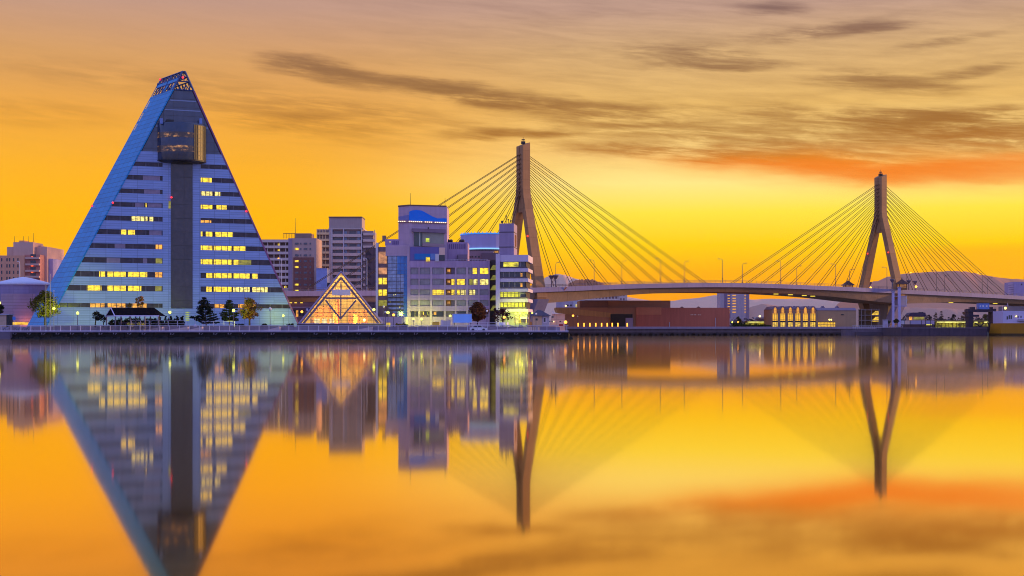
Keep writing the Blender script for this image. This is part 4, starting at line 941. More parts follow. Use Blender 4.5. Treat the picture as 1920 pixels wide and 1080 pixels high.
def office():
    B = Bld('banded_office', 'white banded office with stair tower and lit floors right of shopping centre', 'building', 965, 362, -6, 2.7); r = B.root
    OW = mat('office_band', lin(206,186,208), .6, var=.05, streak=.1)
    rb = B.box
    fl = [(478, 490.5), (503, 509.5), (522, 528.5), (541, 547), (560, 566.5), (579, 584.5)]
    for a, b in fl: rb('floor_band', OW, 937, a, 990.5, b, -.2, 13)
    rb('core', mat('office_core', lin(70,60,62), .8), 939, 480, 986.5, None, .9, 12)
    rb('side_core', OW, 929.5, 476, 937.2, None, -.5, 12)
    gl = [(490.6, 503), (509.6, 522), (528.6, 541), (547.1, 560), (566.6, 579)]
    OFF = glassmat('office_window', (.05,.05,.06), .1, joints=(1.5,9,.12), jc=(.3,.27,.28), var=.5)
    LG = glow('office_green_lit', (.92,.85,.03), 1.15, 1.2, .6, joints=(1.0,9,.10))
    for i, (a, b) in enumerate(gl):
        w = rb('window_strip', OFF, 938, a, 985, b, .5, .88)
        if i == 0: rb('lit_pane', glow('office_party', (1,.85,.05), 1.2, .9, .15), 944, a + 1, 972, b - 1.5, .4, .48, w)
        if i == 3: rb('lit_pane', LG, 938.5, a + .6, 974, b - .6, .4, .48, w)
        if i == 4: rb('lit_pane', LG, 938.5, a + .6, 984.5, b - .6, .4, .48, w)
        if i in (1, 2): rb('lit_pane', LITO, 976, a + 3, 979.5, b - 1, .4, .48, w); 
        rb('balcony_rail', mat('office_rail', lin(96,80,92), .6), 938, b - 3.2, 988, b - .1, -.1, 0)
    rb('ground_wall', mat('office_ground', lin(180,170,150), .7), 937.4, 584.6, 990, None, .4, .88)
    for (a, b, mm) in ((964, 972, LITW), (973.5, 977, LITY), (986, 989, LITW)): rb('lit_door', mm, a, 592, b, 606, .3, .39)
    rb('entrance_canopy', WHITE, 975, 594, 989, 598, -2.5, .38)
    rb('stair_tower', mat('stair_tower_grey', lin(160,136,166), .65, var=.1, streak=.2), 936, 419, 963.5, 478.2, .5, 9)
    for y in (434.5, 462.5): rb('tower_joint', mat('joint_dark', (.03,.025,.03), .7), 935.8, y, 963.7, y + 1.3, .44, 9.06)
    for px, y0 in ((941.5, 416), (949, 405), (953, 412), (958, 414)):
        u, z = B.uz(px, y0, 4); MB().tube((u, 4, B.uz(px, 419.5, 4)[1]), (u, 4, z), .1).ball((u, 4, z), .35 if px < 945 else .22).build('roof_aerial', DKSTEEL, r)
    u0, u1, z0, z1 = B.r(963.6, 440, 964, 462, 3); MB().box(B.uz(963.5, 450, .5)[0] + .02, B.uz(963.5, 450, .5)[0] + .1, 3, 6.5, z0, z1).build('tower_slit', mat('slit_dark', lin(110,60,20), .7), r)
    # dark fire stair between the two buildings
    G = Bld('fire_stair', 'dark narrow fire stair with green-lit landings between the two lavender buildings', 'stair', 924, 372, 0, 2.7)
    G.box('back_wall', mat('stair_dark', lin(78,70,72), .8), 918.5, 487, 930, None, 1.0, 9)
    for k, y in enumerate((497, 516, 535, 554, 573)):
        u0, u1, z0, z1 = G.r(919, y, 929.5, y + 9, .6)
        MB().hexa([(u0,.6,z0),(u1,.6,z0),(u1,1,z0),(u0,1,z0)], [(u0+(u1-u0)*.5,.6,z1),(u1,.6,z1),(u1,1,z1),(u0+(u1-u0)*.5,1,z1)]).build('lit_landing', glow('landing_green', (.55,.52,.04), .45, .6, .5), G.root)
    G.box('roof_arch', mat('arch_pink', lin(220,170,160), .6), 912, 487.5, 919, 489.2, .2, 1.2)
office()
# ------------------------------------------------------------------ far shore
def hill(name, label, Y, prof, depth, m, px_step=8):
    mb = MB(); xs = [prof[0][0] + (prof[-1][0] - prof[0][0])*i/60 for i in range(61)]; rnd = random.Random(int(Y) + len(prof))
    def hh(px):
        for (a, ya), (b, yb) in zip(prof, prof[1:]):
            if a <= px <= b: t = (px - a)/(b - a); t = t*t*(3 - 2*t); return ya + (yb - ya)*t
        return prof[-1][1]
    rows = []
    for j, f in enumerate((0, .25, .5, .75, .92, 1.0, .9, .6, 0)):
        yy = Y + depth*(j - 5)/5; row = []
        for px in xs:
            z = max(0, gz(hh(px), Y))*f*(1 + .10*(rnd.random() - .5)*(f < 1)) + (rnd.random() - .5)*2.0*(f == 1) + .5
            row.append((gx(px, Y), yy, z))
        rows.append(row)
    n = len(xs); vs = [v for r in rows for v in r]
    fs = [(j*n + i, j*n + i + 1, (j+1)*n + i + 1, (j+1)*n + i) for j in range(len(rows) - 1) for i in range(n - 1)]
    o = mb.add(vs, fs).build(name, m, None, True); tag(o, kind='structure'); return o
HM = mat('haze_tinted_far_hill', lin(214,150,120), .95, var=.10, scale=.004, streak=.0, spec=.0)  # haze painted into the pale colours of these hill materials
HP = mat('mist_tinted_hill', lin(240,190,160), .95, var=.08, scale=.003, streak=.0, spec=.0)
HD = mat('haze_tinted_near_hill', lin(196,150,130), .95, var=.12, scale=.006, streak=.0, spec=.0)
hill('hills', None, 3000, [(1560,600),(1600,552),(1640,528),(1670,518),(1700,513),(1740,510.5),(1783,508.5),(1810,510),(1850,517),(1890,523),(1930,525),(1990,540),(2080,600)], 380, HM)
hill('hills', None, 2900, [(960,600),(1000,535),(1030,518),(1044,514),(1058,516),(1080,523),(1110,530),(1150,548),(1200,600)], 260, HP)
hill('hills', None, 2300, [(1050,600),(1068,531),(1086,524.5),(1108,524.5),(1132,531),(1140,600)], 120, mat('brown_hill', lin(190,124,90), .95, var=.1, scale=.01, spec=.0))
hill('hills', None, 3250, [(1100,600),(1160,556),(1215,563),(1255,565),(1300,560),(1345,554),(1400,562),(1500,560),(1600,560),(1760,562),(1840,570),(1950,585),(2000,610)], 200, HP)
hill('hills', None, 2500, [(1380,612),(1405,576),(1430,571),(1450,573),(1480,580),(1520,584),(1600,580),(1660,576),(1760,578),(1840,583),(1900,590),(1960,612)], 160, HD)
MIST = mat('museum_bronze', lin(186,126,92), .55, var=.1, scale=.05, streak=.1)
def museum():
    B = Bld('bronze_museum', 'long low brown museum with an upper box and dark entrance under the bridge', 'museum', 1213, 640, 0, 3.4); r = B.root
    RB = mat('museum_red_brown', lin(196,100,76), .6, var=.12, scale=.06, streak=.2); TB = mat('museum_tan', lin(200,146,90), .5, var=.14, scale=.08, streak=.3); DK = mat('museum_dark', lin(140,92,74), .6, var=.1)
    B.box('upper_box', MIST, 1140, 563.5, 1257, 577.6, 4, 30); B.box('upper_box', DK, 1087, 563.5, 1140, 577.6, 3, 30)
    B.box('wing', RB, 1193, 577, 1368, None, 0, 40); B.box('hall', MIST, 1060, 576.6, 1193, None, 1.0, 40)
    u0, u1, z0, z1 = B.r(1040, 576.6, 1060, 612, 1.0); MB().ext([(u0 + 3.5, 0), (u1, 0), (u1, z1), (u0 + .5, z1)], 1.0, 30).build('end_wall', TB, r)
    u0, u1, z0, z1 = B.r(1058, 577, 1146, 593, .8); MB().ext([(u0, z0 + 1.0), (u1, z0 - .6), (u1, z1 - 2.4), (u0, z1)], .7, 1.0).build('tan_panel', TB, r)  # tan panel with slanting edges
    B.box('entrance', mat('museum_entrance', (.020,.014,.018), .6), 1145, 589, 1186, None, -.1, 1.1); B.box('entrance_wall', mat('museum_lilac', lin(160,136,160), .7), 1173, 596, 1187, None, -.3, -.1)
    B.box('upper_panel', mat('museum_copper', lin(216,124,84), .5, var=.1), 1193, 576.2, 1240, 590, -.15, 0)
    lb = MB()
    for px in (1295, 1298, 1302, 1303.5, 1309, 1312): u0, u1, z0, z1 = B.r(px, 589.2, px + 1.6, 591, -.1); lb.box(u0, u1, -.2, -.02, z0, z1)
    lb.build('lettering', mat('lettering_pale', lin(235,200,180), .5), r)
    B.box('pole', STEEL, 1341.5, 596, 1342.3, None, -1, -.8); B.box('pole', STEEL, 1255, 604, 1256, None, -1, -.8)
    for px in (1279, 1310): 
        u0, u1, z0, z1 = B.r(px - 4, 574.5, px + 4, 577, 10); MB().ext([(u0, z0 - .1), (u1, z0 - .1), ((u0+u1)/2, z1)], 10, 12).build('roof_light', mat('roof_light', lin(150,120,120), .7), r)
museum()
def far_buildings():
    W1 = mat('far_white', lin(214,184,178), .8, var=.06); 
    A = Bld('far_white_block', 'far pale block with rows of small windows half hidden below the bridge deck', 'building', 1135, 900, 0, 3.4)
    A.box('wall', W1, 1096, 543, 1174, None, 0, 14)
    for y in (549, 556.5): A.box('ledge', mat('far_ledge', lin(232,206,196), .8), 1095.5, y + 5.2, 1174.5, y + 6.4, -.5, 0)
    A.wins(mat('far_window', lin(130,92,92), .6), [(1098 + 6.2*i, 1101.4 + 6.2*i) for i in range(10)], [(547, 551), (556, 560), (563.5, 566.5)]); A.box('end_bay', W1, 1161, 541, 1176, None, -.8, 14); A.wins(mat('far_window', 0), [(1163, 1165.5), (1168.5, 1171)], [(551, 555), (559, 563)], v=-.8)
    B = Bld('lilac_block', 'plain lilac block with a lit corner window beside the left bridge pier', 'building', 1075, 760, 0, 3.4)
    B.box('wall', mat('lilac_far', lin(186,166,186), .8), 1044, 549, 1094, None, 0, 14); B.box('annex', WHITE, 1075, 565, 1094, None, -1.2, 0); B.box('upper_annex', WHITE, 1084, 553, 1096, 565, -.8, 0)
    B.wins(GLASSG, [(1086, 1090)], [(557, 562)], v=-.8); B.box('lit_window', LITW, 1079, 571, 1087, 575, -1.3, -1.1); B.wins(GLASSD, [(1061, 1066), (1069, 1072)], [(559.5, 563), (571, 574)])
    MB().ball((B.uz(1061, 573.5)[0], -.3, B.uz(1061, 573.5)[1]), .5).build('wall_lamp', glow('wall_lamp', (1,.7,.3), 2), B.root, True)
    C = Bld('far_apartments', 'far lilac apartment slab with two columns of orange-lit landings under the bridge', 'building', 1378, 950, 0, 3.4)
    C.box('wall', mat('far_apart', lin(190,164,174), .8), 1350, 545, 1405, None, 0, 14)
    for x in (1358, 1364.5): C.box('recess_strip', mat('far_recess', lin(138,112,140), .8), x, 550, x + 5, 596, -.15, .1)
    OL = glow('landing_orange', (1,.45,.06), .9)
    for y in (553, 558.5, 563.5, 568.5, 574, 579, 584.5): 
        C.box('lit_landing', OL, 1364.5, y, 1368.6, y + 1.7, -.3, -.1); C.box('lit_landing', OL, 1373.5, y, 1380, y + 1.7, -.2, .05); C.box('lit_landing', OL, 1396, y, 1398.5, y + 1.6, -.2, .05)
    C.box('side_rail', mat('far_rail', lin(160,132,150), .8), 1399.5, 551, 1404, 598, -.4, 0)
    D = Bld('lilac_flats', 'lilac flats with saw-tooth balconies at the right edge of the photo behind the ship', 'building', 1912, 840, 0, 3.4)
    D.box('wall', mat('flats_lilac', lin(176,150,186), .8), 1901, 528.5, 1960, None, 0, 16)
    for k in range(7): y = 531 + 4.3*k; D.box('balcony', mat('flats_balcony', lin(206,180,206), .8), 1898.8, y, 1901.4, y + 2.4, .4, 8)
    D.wins(GLASSG, [(1914, 1917)], [(531.5, 535)])
    # low house with grey hip roof and the pale cabin building at the end of the quay
    E_ = Bld('harbour_house', 'small cream harbour house with dark hipped roof and arched window at the quay end', 'house', 1014, 420, 0, 1.7); r = E_.root
    u0, u1, z0, z1 = E_.r(998, 592, 1030, 610); E_.box('wall', mat('cream_wall', lin(226,190,150), .8), 998, 592, 1016, None, 0, 6); E_.box('wall', WHITE, 1016, 592, 1030, None, .3, 6)
    za = E_.uz(1010, 581)[1]; e0, e1 = u0 - .5, u1 + .5
    MB().hexa([(e0,-.6,z1),(e1,-.6,z1),(e1,6.6,z1),(e0,6.6,z1)], [(u0+1.6,2.8,za),(u0+2.6,2.8,za),(u0+2.6,3.2,za),(u0+1.6,3.2,za)]).build('roof', mat('hip_roof', lin(84,74,92), .7), r)
    E_.box('window_surround', mat('white_surround', lin(226,214,226), .6), 1018, 594.5, 1025, 606, .15, .29); E_.box('window', GLASSD, 1019.6, 596, 1022.8, 603.5, .05, .14); E_.box('window', GLASSD, 1004, 597, 1008, 601, -.06, .05)
    G = Bld('cabin_building', 'peach two-storey cabin with white slanting roof edge at the quay corner', 'building', 1044, 440, 0, 1.7); r = G.root
    u0, u1, z0, z1 = G.r(1030, 589, 1060, 612); PE = mat('peach_panel', lin(226,190,172), .7, joints=(2.6,1.9,.08), jcol=.7)
    MB().ext([(u0 - .4, 0), (u1, 0), (u1 - .2, z1), (u0 + 1.0, z1)], 0, 6).build('wall', PE, r); MB().ext([(u0 + 1.0, z1), (u1 + .2, z1), (u1 - 2.5, z1 + .25), (u0 + 1.0, z1 + .9)], -.4, 6.3).build('roof', mat('white_roof', lin(236,228,226), .6), r)
    G.wins(GLASSD, [(1034, 1038), (1049, 1052), (1029.5, 1032)], [(593, 595.5), (601.5, 604)], skip={(2, 0), (1, 0)})
    MB().ball((G.uz(1038, 603)[0], -.3, G.uz(1038, 603)[1]), .22).build('wall_lamp', MATS['wall_lamp'], r, True)
    H = Bld('gabled_hall', 'brown hall with six tall pointed golden windows on the far quay', 'hall', 1525, 640, 0, 3.4); r = H.root
    BW = mat('hall_brown', lin(178,134,108), .75, var=.08); RW = mat('hall_roof_grey', lin(132,106,124), .6, var=.06)
    H.box('wall', BW, 1447, 580, 1530, None, 0, 20); H.box('wing', mat('hall_wing', lin(176,138,108), .75, var=.1), 1530, 582, 1605, None, .4, 20)
    u0, u1, z0, z1 = H.r(1527, 577, 1606, 582, .4); MB().hexa([(u0,.1,z0),(u1,.1,z0),(u1,20,z0),(u0,20,z0)], [(u0,3,z1),(u1,3,z1),(u1,17,z1),(u0,17,z1)]).build('wing_roof', RW, r)
    G1 = glow('hall_gold', (1,.50,.01), 1.15, 1.6, .7, joints=(1.0,2.0,.09)); G2 = glow('hall_gold_top', (1,.42,.02), .95, 1.2, .6); G3 = glow('hall_gold_low', (1,.62,.06), 1.2, .9, .35, joints=(.9,3,.08))
    for i in range(6):
        c = 1453.5 + 14.2*i
        a0, a1, z0, z1 = H.r(c - 7.1, 574, c + 7.1, 580, -.3); zm = z0
        MB().ext([(a0, zm), (a1, zm), (a1, zm + .05), ((a0+a1)/2 + .55, z1), ((a0+a1)/2 - .55, z1), (a0, zm + .05)], -.3, 18).build('gable', RW, r)
        H.box('pilaster', mat('hall_pilaster', lin(150,118,104), .7), c + 5.2, 583, c + 9, None, -.5, 0)
        u0, u1, z0, z1 = H.r(c - 2.3, 575.5, c + 2.3, 587.5, -.4); MB().ext([(u0, z0), (u1, z0), (u1, z1 - .8), ((u0+u1)/2, z1), (u0, z1 - .8)], -.45, -.31).build('arch_window', G2, r)
        H.box('tall_window', G1, c - 4.4, 588, c + 4.4, 601.5, -.35, -.02); H.box('low_window', G3, c - 4.4, 604.2, c + 4.4, 613, -.35, -.02)
        H.box('transom', DKSTEEL, c - 5, 601.6, c + 5, 604, -.45, -.02)
    for x in (1544, 1571): u0, u1, z0, z1 = H.r(x - 4, 573.5, x + 4, 578.5, 4); MB().ext([(u0, z0), (u1, z0), ((u0+u1)/2, z1)], 4, 8).build('roof_dormer', RW, r)
    for x in (1490, 1517): u0, u1, z0, z1 = H.r(x - 3, 573.5, x + 3, 578, 6); MB().ext([(u0, z0), (u1, z0), ((u0+u1)/2, z1)], 6, 9).build('roof_dormer', RW, r)
    H.box('vent', DKSTEEL, 1577, 589, 1582, 591, .2, .4)
    K = Bld('lit_pavilion', 'low golden-lit glass pavilion in front of the brown hall wing', 'pavilion', 1551, 632, 0, 3.4)
    K.box('lit_front', glow('pavilion_gold', (1,.55,.02), 1.2, 1.0, .45, joints=(1.4,1.5,.10)), 1536.5, 604.5, 1566, None, 0, 3); K.box('roof', mat('pavilion_roof', lin(150,110,70), .7), 1536, 602.8, 1566.6, 604.5, -.4, 3.2)
    for x in (1556, 1559.5): MB().ball((K.uz(x, 600)[0], 1, K.uz(x, 600)[1] + .15), .36).build('roof_lamp', glow('roof_lamp', (1,.7,.12), 4), K.root, True)
    L = Bld('ferry_terminal', 'small terminal kiosk with dark barrel roof and lit arched end right of the bridge pier', 'building', 1720, 585, 0, 3.4); r = L.root
    L.box('wall', mat('terminal_wall', lin(186,150,130), .7), 1705, 592, 1734, 606, .2, 5); u0, u1, z0, z1 = L.r(1703.5, 586, 1735.5, 593)
    prof = [(u0, z0)] + [(u0 + 1.6 - 1.6*math.cos(math.pi/2*k/4), z0 + (z1 - z0)*math.sin(math.pi/2*k/4)) for k in range(1, 5)] + [(u1 - .2, z1), (u1, z1 - .5), (u1, z0)]
    MB().ext(prof, -.2, 5.4).build('roof', mat('barrel_roof', lin(66,48,76), .6), r)
    L.box('lit_window', LITO, 1705, 594, 1710, 600, .05, .19); L.box('lit_window', LITG, 1713, 594.5, 1733, 599, .05, .19)
    for x, y in ((1724, 585), (1729, 585)): L.box('roof_vent', DKSTEEL, x, y, x + 2.5, y + 2, 1.5, 3)
    L.box('lower_wall', mat('terminal_low', lin(90,66,70), .8), 1698, 606, 1745, None, .6, 5); L.box('lit_sign', glow('terminal_sign', (.95,.85,.05), 1.1), 1737, 608.2, 1747, 609.6, -.2, 0)
    Mh = Bld('harbour_hoarding', 'row of plain lavender hoarding panels along the quay below the barrel roof', 'hoarding', 1720, 575, 0, 3.4)
    for (a, b, c) in ((1690, 1696, WHITE), (1696.6, 1706, MATS['salmon_panel']), (1707, 1727, LAV), (1728, 1735, LAV2), (1736, 1744, LAV), (1745, 1752, LAV2)): Mh.box('panel', c, a, 601, b, 608, 0, .2)
    for x in (1696.2, 1706.4, 1727.4, 1735.4, 1744.4): Mh.box('post', DKSTEEL, x, 600.5, x + .6, None, -.1, .3)
    P_ = Bld('covered_walk', 'long low canopy with a bright yellow strip light between terminal and ship ramp', 'canopy', 1788, 640, 0, 3.4); r = P_.root
    P_.box('roof', mat('canopy_roof', lin(150,120,70), .7), 1754, 600.6, 1862, 603, -1, 5); P_.box('strip_light', glow('strip_light', (1,.92,.25), 2.2, .8, .35), 1757, 603.2, 1818, 604.6, -.6, -.2); P_.box('strip_light', MATS['strip_light'], 1846, 603.2, 1859, 604.8, -.6, -.2); P_.box('strip_light', MATS['strip_light'], 1827, 603.4, 1833, 604.6, -.6, -.2)
    for x in range(1758, 1862, 7): P_.box('column', mat('canopy_column', lin(150,130,60), .7), x, 604.7, x + .9, None, 1, 1.5)
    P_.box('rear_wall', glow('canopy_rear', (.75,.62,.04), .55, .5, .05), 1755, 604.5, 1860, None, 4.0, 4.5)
    Q = Bld('covered_walk', 'low yellow-lit canopy among bushes left of the six pointed windows', 'canopy', 1420, 660, 0, 3.4)
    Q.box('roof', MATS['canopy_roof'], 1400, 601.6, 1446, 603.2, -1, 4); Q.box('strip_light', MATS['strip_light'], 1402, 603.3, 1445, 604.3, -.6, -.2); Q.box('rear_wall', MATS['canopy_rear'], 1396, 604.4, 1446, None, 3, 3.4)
    for x in (1405, 1415, 1425, 1435): Q.box('column', MATS['canopy_column'], x, 604.4, x + .8, None, .5, 1)
    T_ = Bld('signal_house', 'tiny pale signal house roof with one bright lamp left of the six pointed windows', 'hut', 1427, 700, 0, 3.4); T_.box('wall', mat('hut_mauve', lin(160,124,134), .8), 1419, 597, 1435, None, 0, 5)
    T_.box('roof', WHITE, 1417, 594.5, 1437, 597.2, -.6, 5.5); MB().ball((T_.uz(1424.5, 593)[0], -.3, T_.uz(1424.5, 593)[1]), .55).build('lamp', glow('hut_lamp', (1,.6,.2), 4), T_.root, True)
    for px in (1383, 1388, 1393, 1409, 1413): 
        u, z = T_.uz(px, 586); 
    # dark loading gate and the ship
    V = Bld('loading_gate', 'dark steel ship-loading gate carrying a small blue control cabin', 'gate', 1848, 575, 0, 1.2); r = V.root
    GT = mat('gate_steel', lin(60,48,66), .7, var=.3, scale=.8)
    V.box('leg', GT, 1816, 579, 1825, None, 0, 4); V.box('leg', GT, 1859, 579, 1868, None, 0, 4); V.box('beam', GT, 1815, 580, 1868, 585, -.3, 4.3); V.box('bracket', GT, 1814, 590, 1836, 594, -.2, 3)
    V.box('cabin', mat('cabin_blue', lin(112,136,206), .5), 1836, 568, 1855, 579.8, .2, 3.6); V.wins(mat('cabin_window', lin(222,214,224), .3), [(1837, 1839), (1842, 1845), (1848.5, 1851.5)], [(572.5, 575.5)], v=.2); V.box('cabin_roof', DKSTEEL, 1835.5, 567.4, 1855.5, 568.3, 0, 3.8)
    V.box('rope_drum', GT, 1822, 575.5, 1828, 580, 0, 3); V.box('rope_drum', GT, 1857, 575.5, 1862, 580, 0, 3)
    fr = MB()
    for x in range(1816, 1868, 3):
        if not 1834 < x < 1857: u0, u1, z0, z1 = V.r(x, 576, x + .4, 580, .1); fr.box(u0, u1, .1, .2, z0, z1)
    for (a, b, c, d) in ((1830, 606, 1846, 618), (1846, 606, 1830, 618), (1852, 604, 1862, 622), (1866, 590, 1880, 612), (1866, 604, 1882, 620)):
        p, q = V.uz(a, b), V.uz(c, d); fr.tube((p[0], .6, p[1]), (q[0], .6, q[1]), .22, n=4)
    fr.build('bracing', GT, r); V.box('ramp', GT, 1826, 612, 1880, 622, .5, 6); V.box('ramp_house', GT, 1866, 588, 1880, 606, 1, 6)
    for x, y in ((1869, 592), (1876, 608), (1878, 616), (1873, 598)): MB().ball((V.uz(x, y)[0], .4, V.uz(x, y)[1]), .2).build('lamp', glow('gate_lamp', (1,.8,.15), 3), r, True)
    Y = 560; s = thing('ferry', 'white ferry with a mustard-yellow hull moored at the right edge', 'ship', (gx(1905, Y), Y, 0)); ox = gx(1905, Y)
    def q(px, py): return (gx(px, Y) - ox, gz(py, Y))
    hull = [q(1877, 626), q(1880, 606), q(1990, 606), q(1990, 632), q(1878, 632)]
    MB().ext([(a, max(z, -.4)) for a, z in hull], 0, 14).build('hull', mat('hull_mustard', lin(176,116,8), .5, var=.08), s); b0 = q(1876.6, 623); b1 = q(1990, 632)
    MB().box(b0[0], b1[0], -.05, 14.05, -.4, .9).build('boot_top', mat('boot_dark', lin(70,50,20), .6), s)
    a, z1 = q(1881, 583); b, z0 = q(1990, 606); MB().box(a, b, .4, 12, z0, z1).build('superstructure', mat('ship_white', lin(212,192,226), .5, var=.06), s)
    a, z1 = q(1890, 574); b, z0 = q(1990, 583); MB().box(a, b, 2, 11, z0, z1).build('upper_deck', mat('ship_upper', lin(130,110,110), .6), s)
    for (x0, y0, x1, y1) in ((1888, 593, 1891, 599), (1892, 591, 1894.5, 598), (1895.5, 591, 1898, 598), (1908.5, 592, 1910.5, 596), (1914, 592, 1916, 596)):
        a, z1 = q(x0, y0); b, z0 = q(x1, y1); MB().box(a, b, .34, .39, z0, z1).build('window', GLASSD, s)
    a, z1 = q(1909, 589); b, z0 = q(1990, 602); MB().box(a, b, -.6, .4, z0, z1 - 2.0).build('lifeboat_deck', LAV, s)
    c = q(1882.5, 573); MB().tube((c[0], 2, q(1882, 583)[1]), (c[0], 2, c[1]), .2).tube((q(1895, 583)[0], 3, q(1895, 583)[1]), (q(1894, 568)[0], 3, q(1894, 568)[1]), .3, .15).build('mast', mat('mast_violet', lin(150,130,170), .5), s)
    c = q(1887.5, 579); MB().ball((c[0], 1.6, c[1] + .3), .5).build('deck_lamp', glow('deck_lamp', (1,.78,.15), 4), s, True)
    c = q(1906, 593); MB().ball((c[0], .2, c[1]), .25).build('deck_lamp', MATS['deck_lamp'], s, True)
far_buildings()

# ------------------------------------------------------------------ quays
def quays():
    rnd = random.Random(3)
    Wt = mat('quay_cap', lin(176,158,186), .8, var=.15, streak=.15)
    Y = 300
    x0, x1 = gx(-40, Y), gx(1066, Y); q = thing('quay_wall', 'dark wet concrete quay wall below the white promenade railing', 'quay', (gx(500, Y), Y, 0)); cx = gx(500, Y)
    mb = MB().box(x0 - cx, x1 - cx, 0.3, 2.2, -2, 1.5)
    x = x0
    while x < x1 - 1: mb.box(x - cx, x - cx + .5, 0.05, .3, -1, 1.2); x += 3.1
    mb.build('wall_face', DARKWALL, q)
    fm = MB(); x = x0 + 1.3
    while x < x1 - 1:
        if rnd.random() < .85:
            fm.tube((x - cx, -.12, .9 + rnd.random()*.2), (x - cx, -.12, 1.4), .09, n=5); fm.tube((x - cx + .35, -.1, 1.0), (x - cx + .7, -.1, 1.15 + .2*rnd.random()), .07, n=4)
        x += 3.1
    fm.build('mooring_iron', mat('mooring_iron', lin(150,136,156), .6, var=.5, scale=2), q)
    rk = MB(); x = x0
    while x < x1:
        w = .5 + rnd.random()*1.1; h = .15 + rnd.random()*.4; rk.hexa([(x-cx, -.9 - rnd.random()*.4, -.3), (x-cx+w, -.9 - rnd.random()*.4, -.3), (x-cx+w, .3, -.3), (x-cx, .3, -.3)], [(x-cx+.12, -.3, h), (x-cx+w-.15, -.35, h*.9), (x-cx+w-.1, .3, h), (x-cx+.1, .3, h*1.1)]); x += w*.9
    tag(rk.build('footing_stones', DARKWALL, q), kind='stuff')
    MB().box(x0 - cx, x1 - cx, -.1, 2.4, 1.5, 1.72).build('coping', Wt, q)
    e = gx(1066, Y) - cx; MB().hexa([(e, .1, -.4), (e + 1.4, .6, -.4), (e + 1.4, 5, -.4), (e, 6, -.4)], [(e, .1, 1.45), (e + .3, .6, 1.0), (e + .3, 5, 1.0), (e, 6, 1.45)]).build('corner_rubble', DARKWALL, q)
    MB().box(gx(-30, Y) - cx, gx(22, Y) - cx, -1.2, .3, -1, 1.45).build('concrete_block', mat('pale_block', lin(120,104,122), .9, var=.25, streak=.25, bump=.4), q)
    r = thing('promenade_railing', 'long white metal railing with square bays along the near quay edge', 'railing', (cx, Y + .35, 1.72))
    RL = mat('railing_white', lin(214,200,220), .5, var=.05); n = 0; x = x0 + .4
    xs = []
    while x < x1 - .2: xs.append(x); x += 2.15
    xs = xs[-60:] if len(xs) > 60 else xs
    for x in xs: MB().box(x - cx - .055, x - cx + .055, -.055, .055, 0, 1.18).build('post', RL, r)
    MB().box(x0 - cx, x1 - cx, -.05, .05, 1.181, 1.27).build('top_rail', RL, r); MB().box(x0 - cx, x1 - cx, -.04, .04, .06, .15).build('bottom_rail', RL, r)
    ms = MB(); x = x0
    while x < x1: ms.box(x - cx, x - cx + .035, -.012, .012, .151, 1.18); x += .24
    ms.build('bars', mat('railing_bars', lin(150,138,156), .5), r)
    # terrace edge: low stone wall with steps and ramps
    Y2 = 318; t = thing('terrace_wall', 'low stone terrace wall with ramps behind the promenade railing', 'wall', (cx, Y2, 1.66))
    TW = mat('terrace_wall_stone', lin(140,122,140), .85, var=.2, scale=.4, streak=.2, joints=(3.0,.6,.03), jcol=.75)
    MB().box(x0 - cx, gx(1040, Y2) - cx, 0, .8, 0, 1.08).build('wall', TW, t)
    MB().box(x0 - cx, gx(1040, Y2) - cx, -.06, .9, 1.081, 1.16).build('coping', mat('terrace_coping', lin(172,150,160), .8), t)
    for px, w in ((262, 3.2), (305, 3.5), (345, 2.6), (492, 2.4), (655, 3), (880, 8)):
        x = gx(px, Y2) - cx; MB().hexa([(x, -2.6, 0), (x + w*1.8, -2.6, 0), (x + w*1.8, 0, 0), (x, 0, 0)], [(x, -2.6, .02), (x + w*1.8, -2.6, 1.05), (x + w*1.8, 0, 1.05), (x, 0, .02)]).build('ramp', mat('ramp_pink', lin(206,176,176), .8), t)
    for px0, px1, h in ((246, 350, 1.4), (380, 440, 1.3), (880, 948, 1.0)):
        rr = thing('handrail', {246: 'white handrail on the terrace right of the dark-roofed shelter', 380: 'white handrail on the terrace among the dark pines', 880: 'white handrail on the terrace below the red-leaved tree'}[px0], 'railing', (gx((px0+px1)/2, 320), 320, 2.7), 0, 'terrace handrails')
        a, b = gx(px0, 320) - gx((px0+px1)/2, 320), gx(px1, 320) - gx((px0+px1)/2, 320); nn = max(2, int((b - a)/1.9))
        for i in range(nn + 1): xx = a + (b - a)*i/nn; MB().box(xx - .05, xx + .05, -.05, .05, 0, h).build('post', RL, rr)
        for z in (h, h*.5): MB().box(a - .05, b + .05, -.04, .04, z, z + .07).build('rail', RL, rr)
    # far quay on piles
    Yf = 612; cx = gx(1400, Yf); f = thing('far_quay', 'long far quay deck on dark piles with a pale parapet', 'quay', (cx, Yf, 0))
    a, b = gx(1020, Yf) - cx, gx(1700, Yf) - cx
    MB().box(a, b, 0, 1.4, 2.9, 3.85).build('parapet', mat('far_parapet', lin(170,144,160), .8, var=.12, joints=(2.2,9,.05), jcol=.75), f); MB().box(a, b, .3, 1.4, .9, 2.89).build('beam', mat('far_beam', lin(88,72,78), .85, var=.4, scale=.5, streak=.3), f)
    MB().box(a, b, .1, .3, 1.7, 2.0).build('fender_rail', mat('far_fender', lin(120,100,110), .8), f)
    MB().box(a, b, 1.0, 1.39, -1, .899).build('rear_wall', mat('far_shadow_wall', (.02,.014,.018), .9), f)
    x = a + 1; k = 0
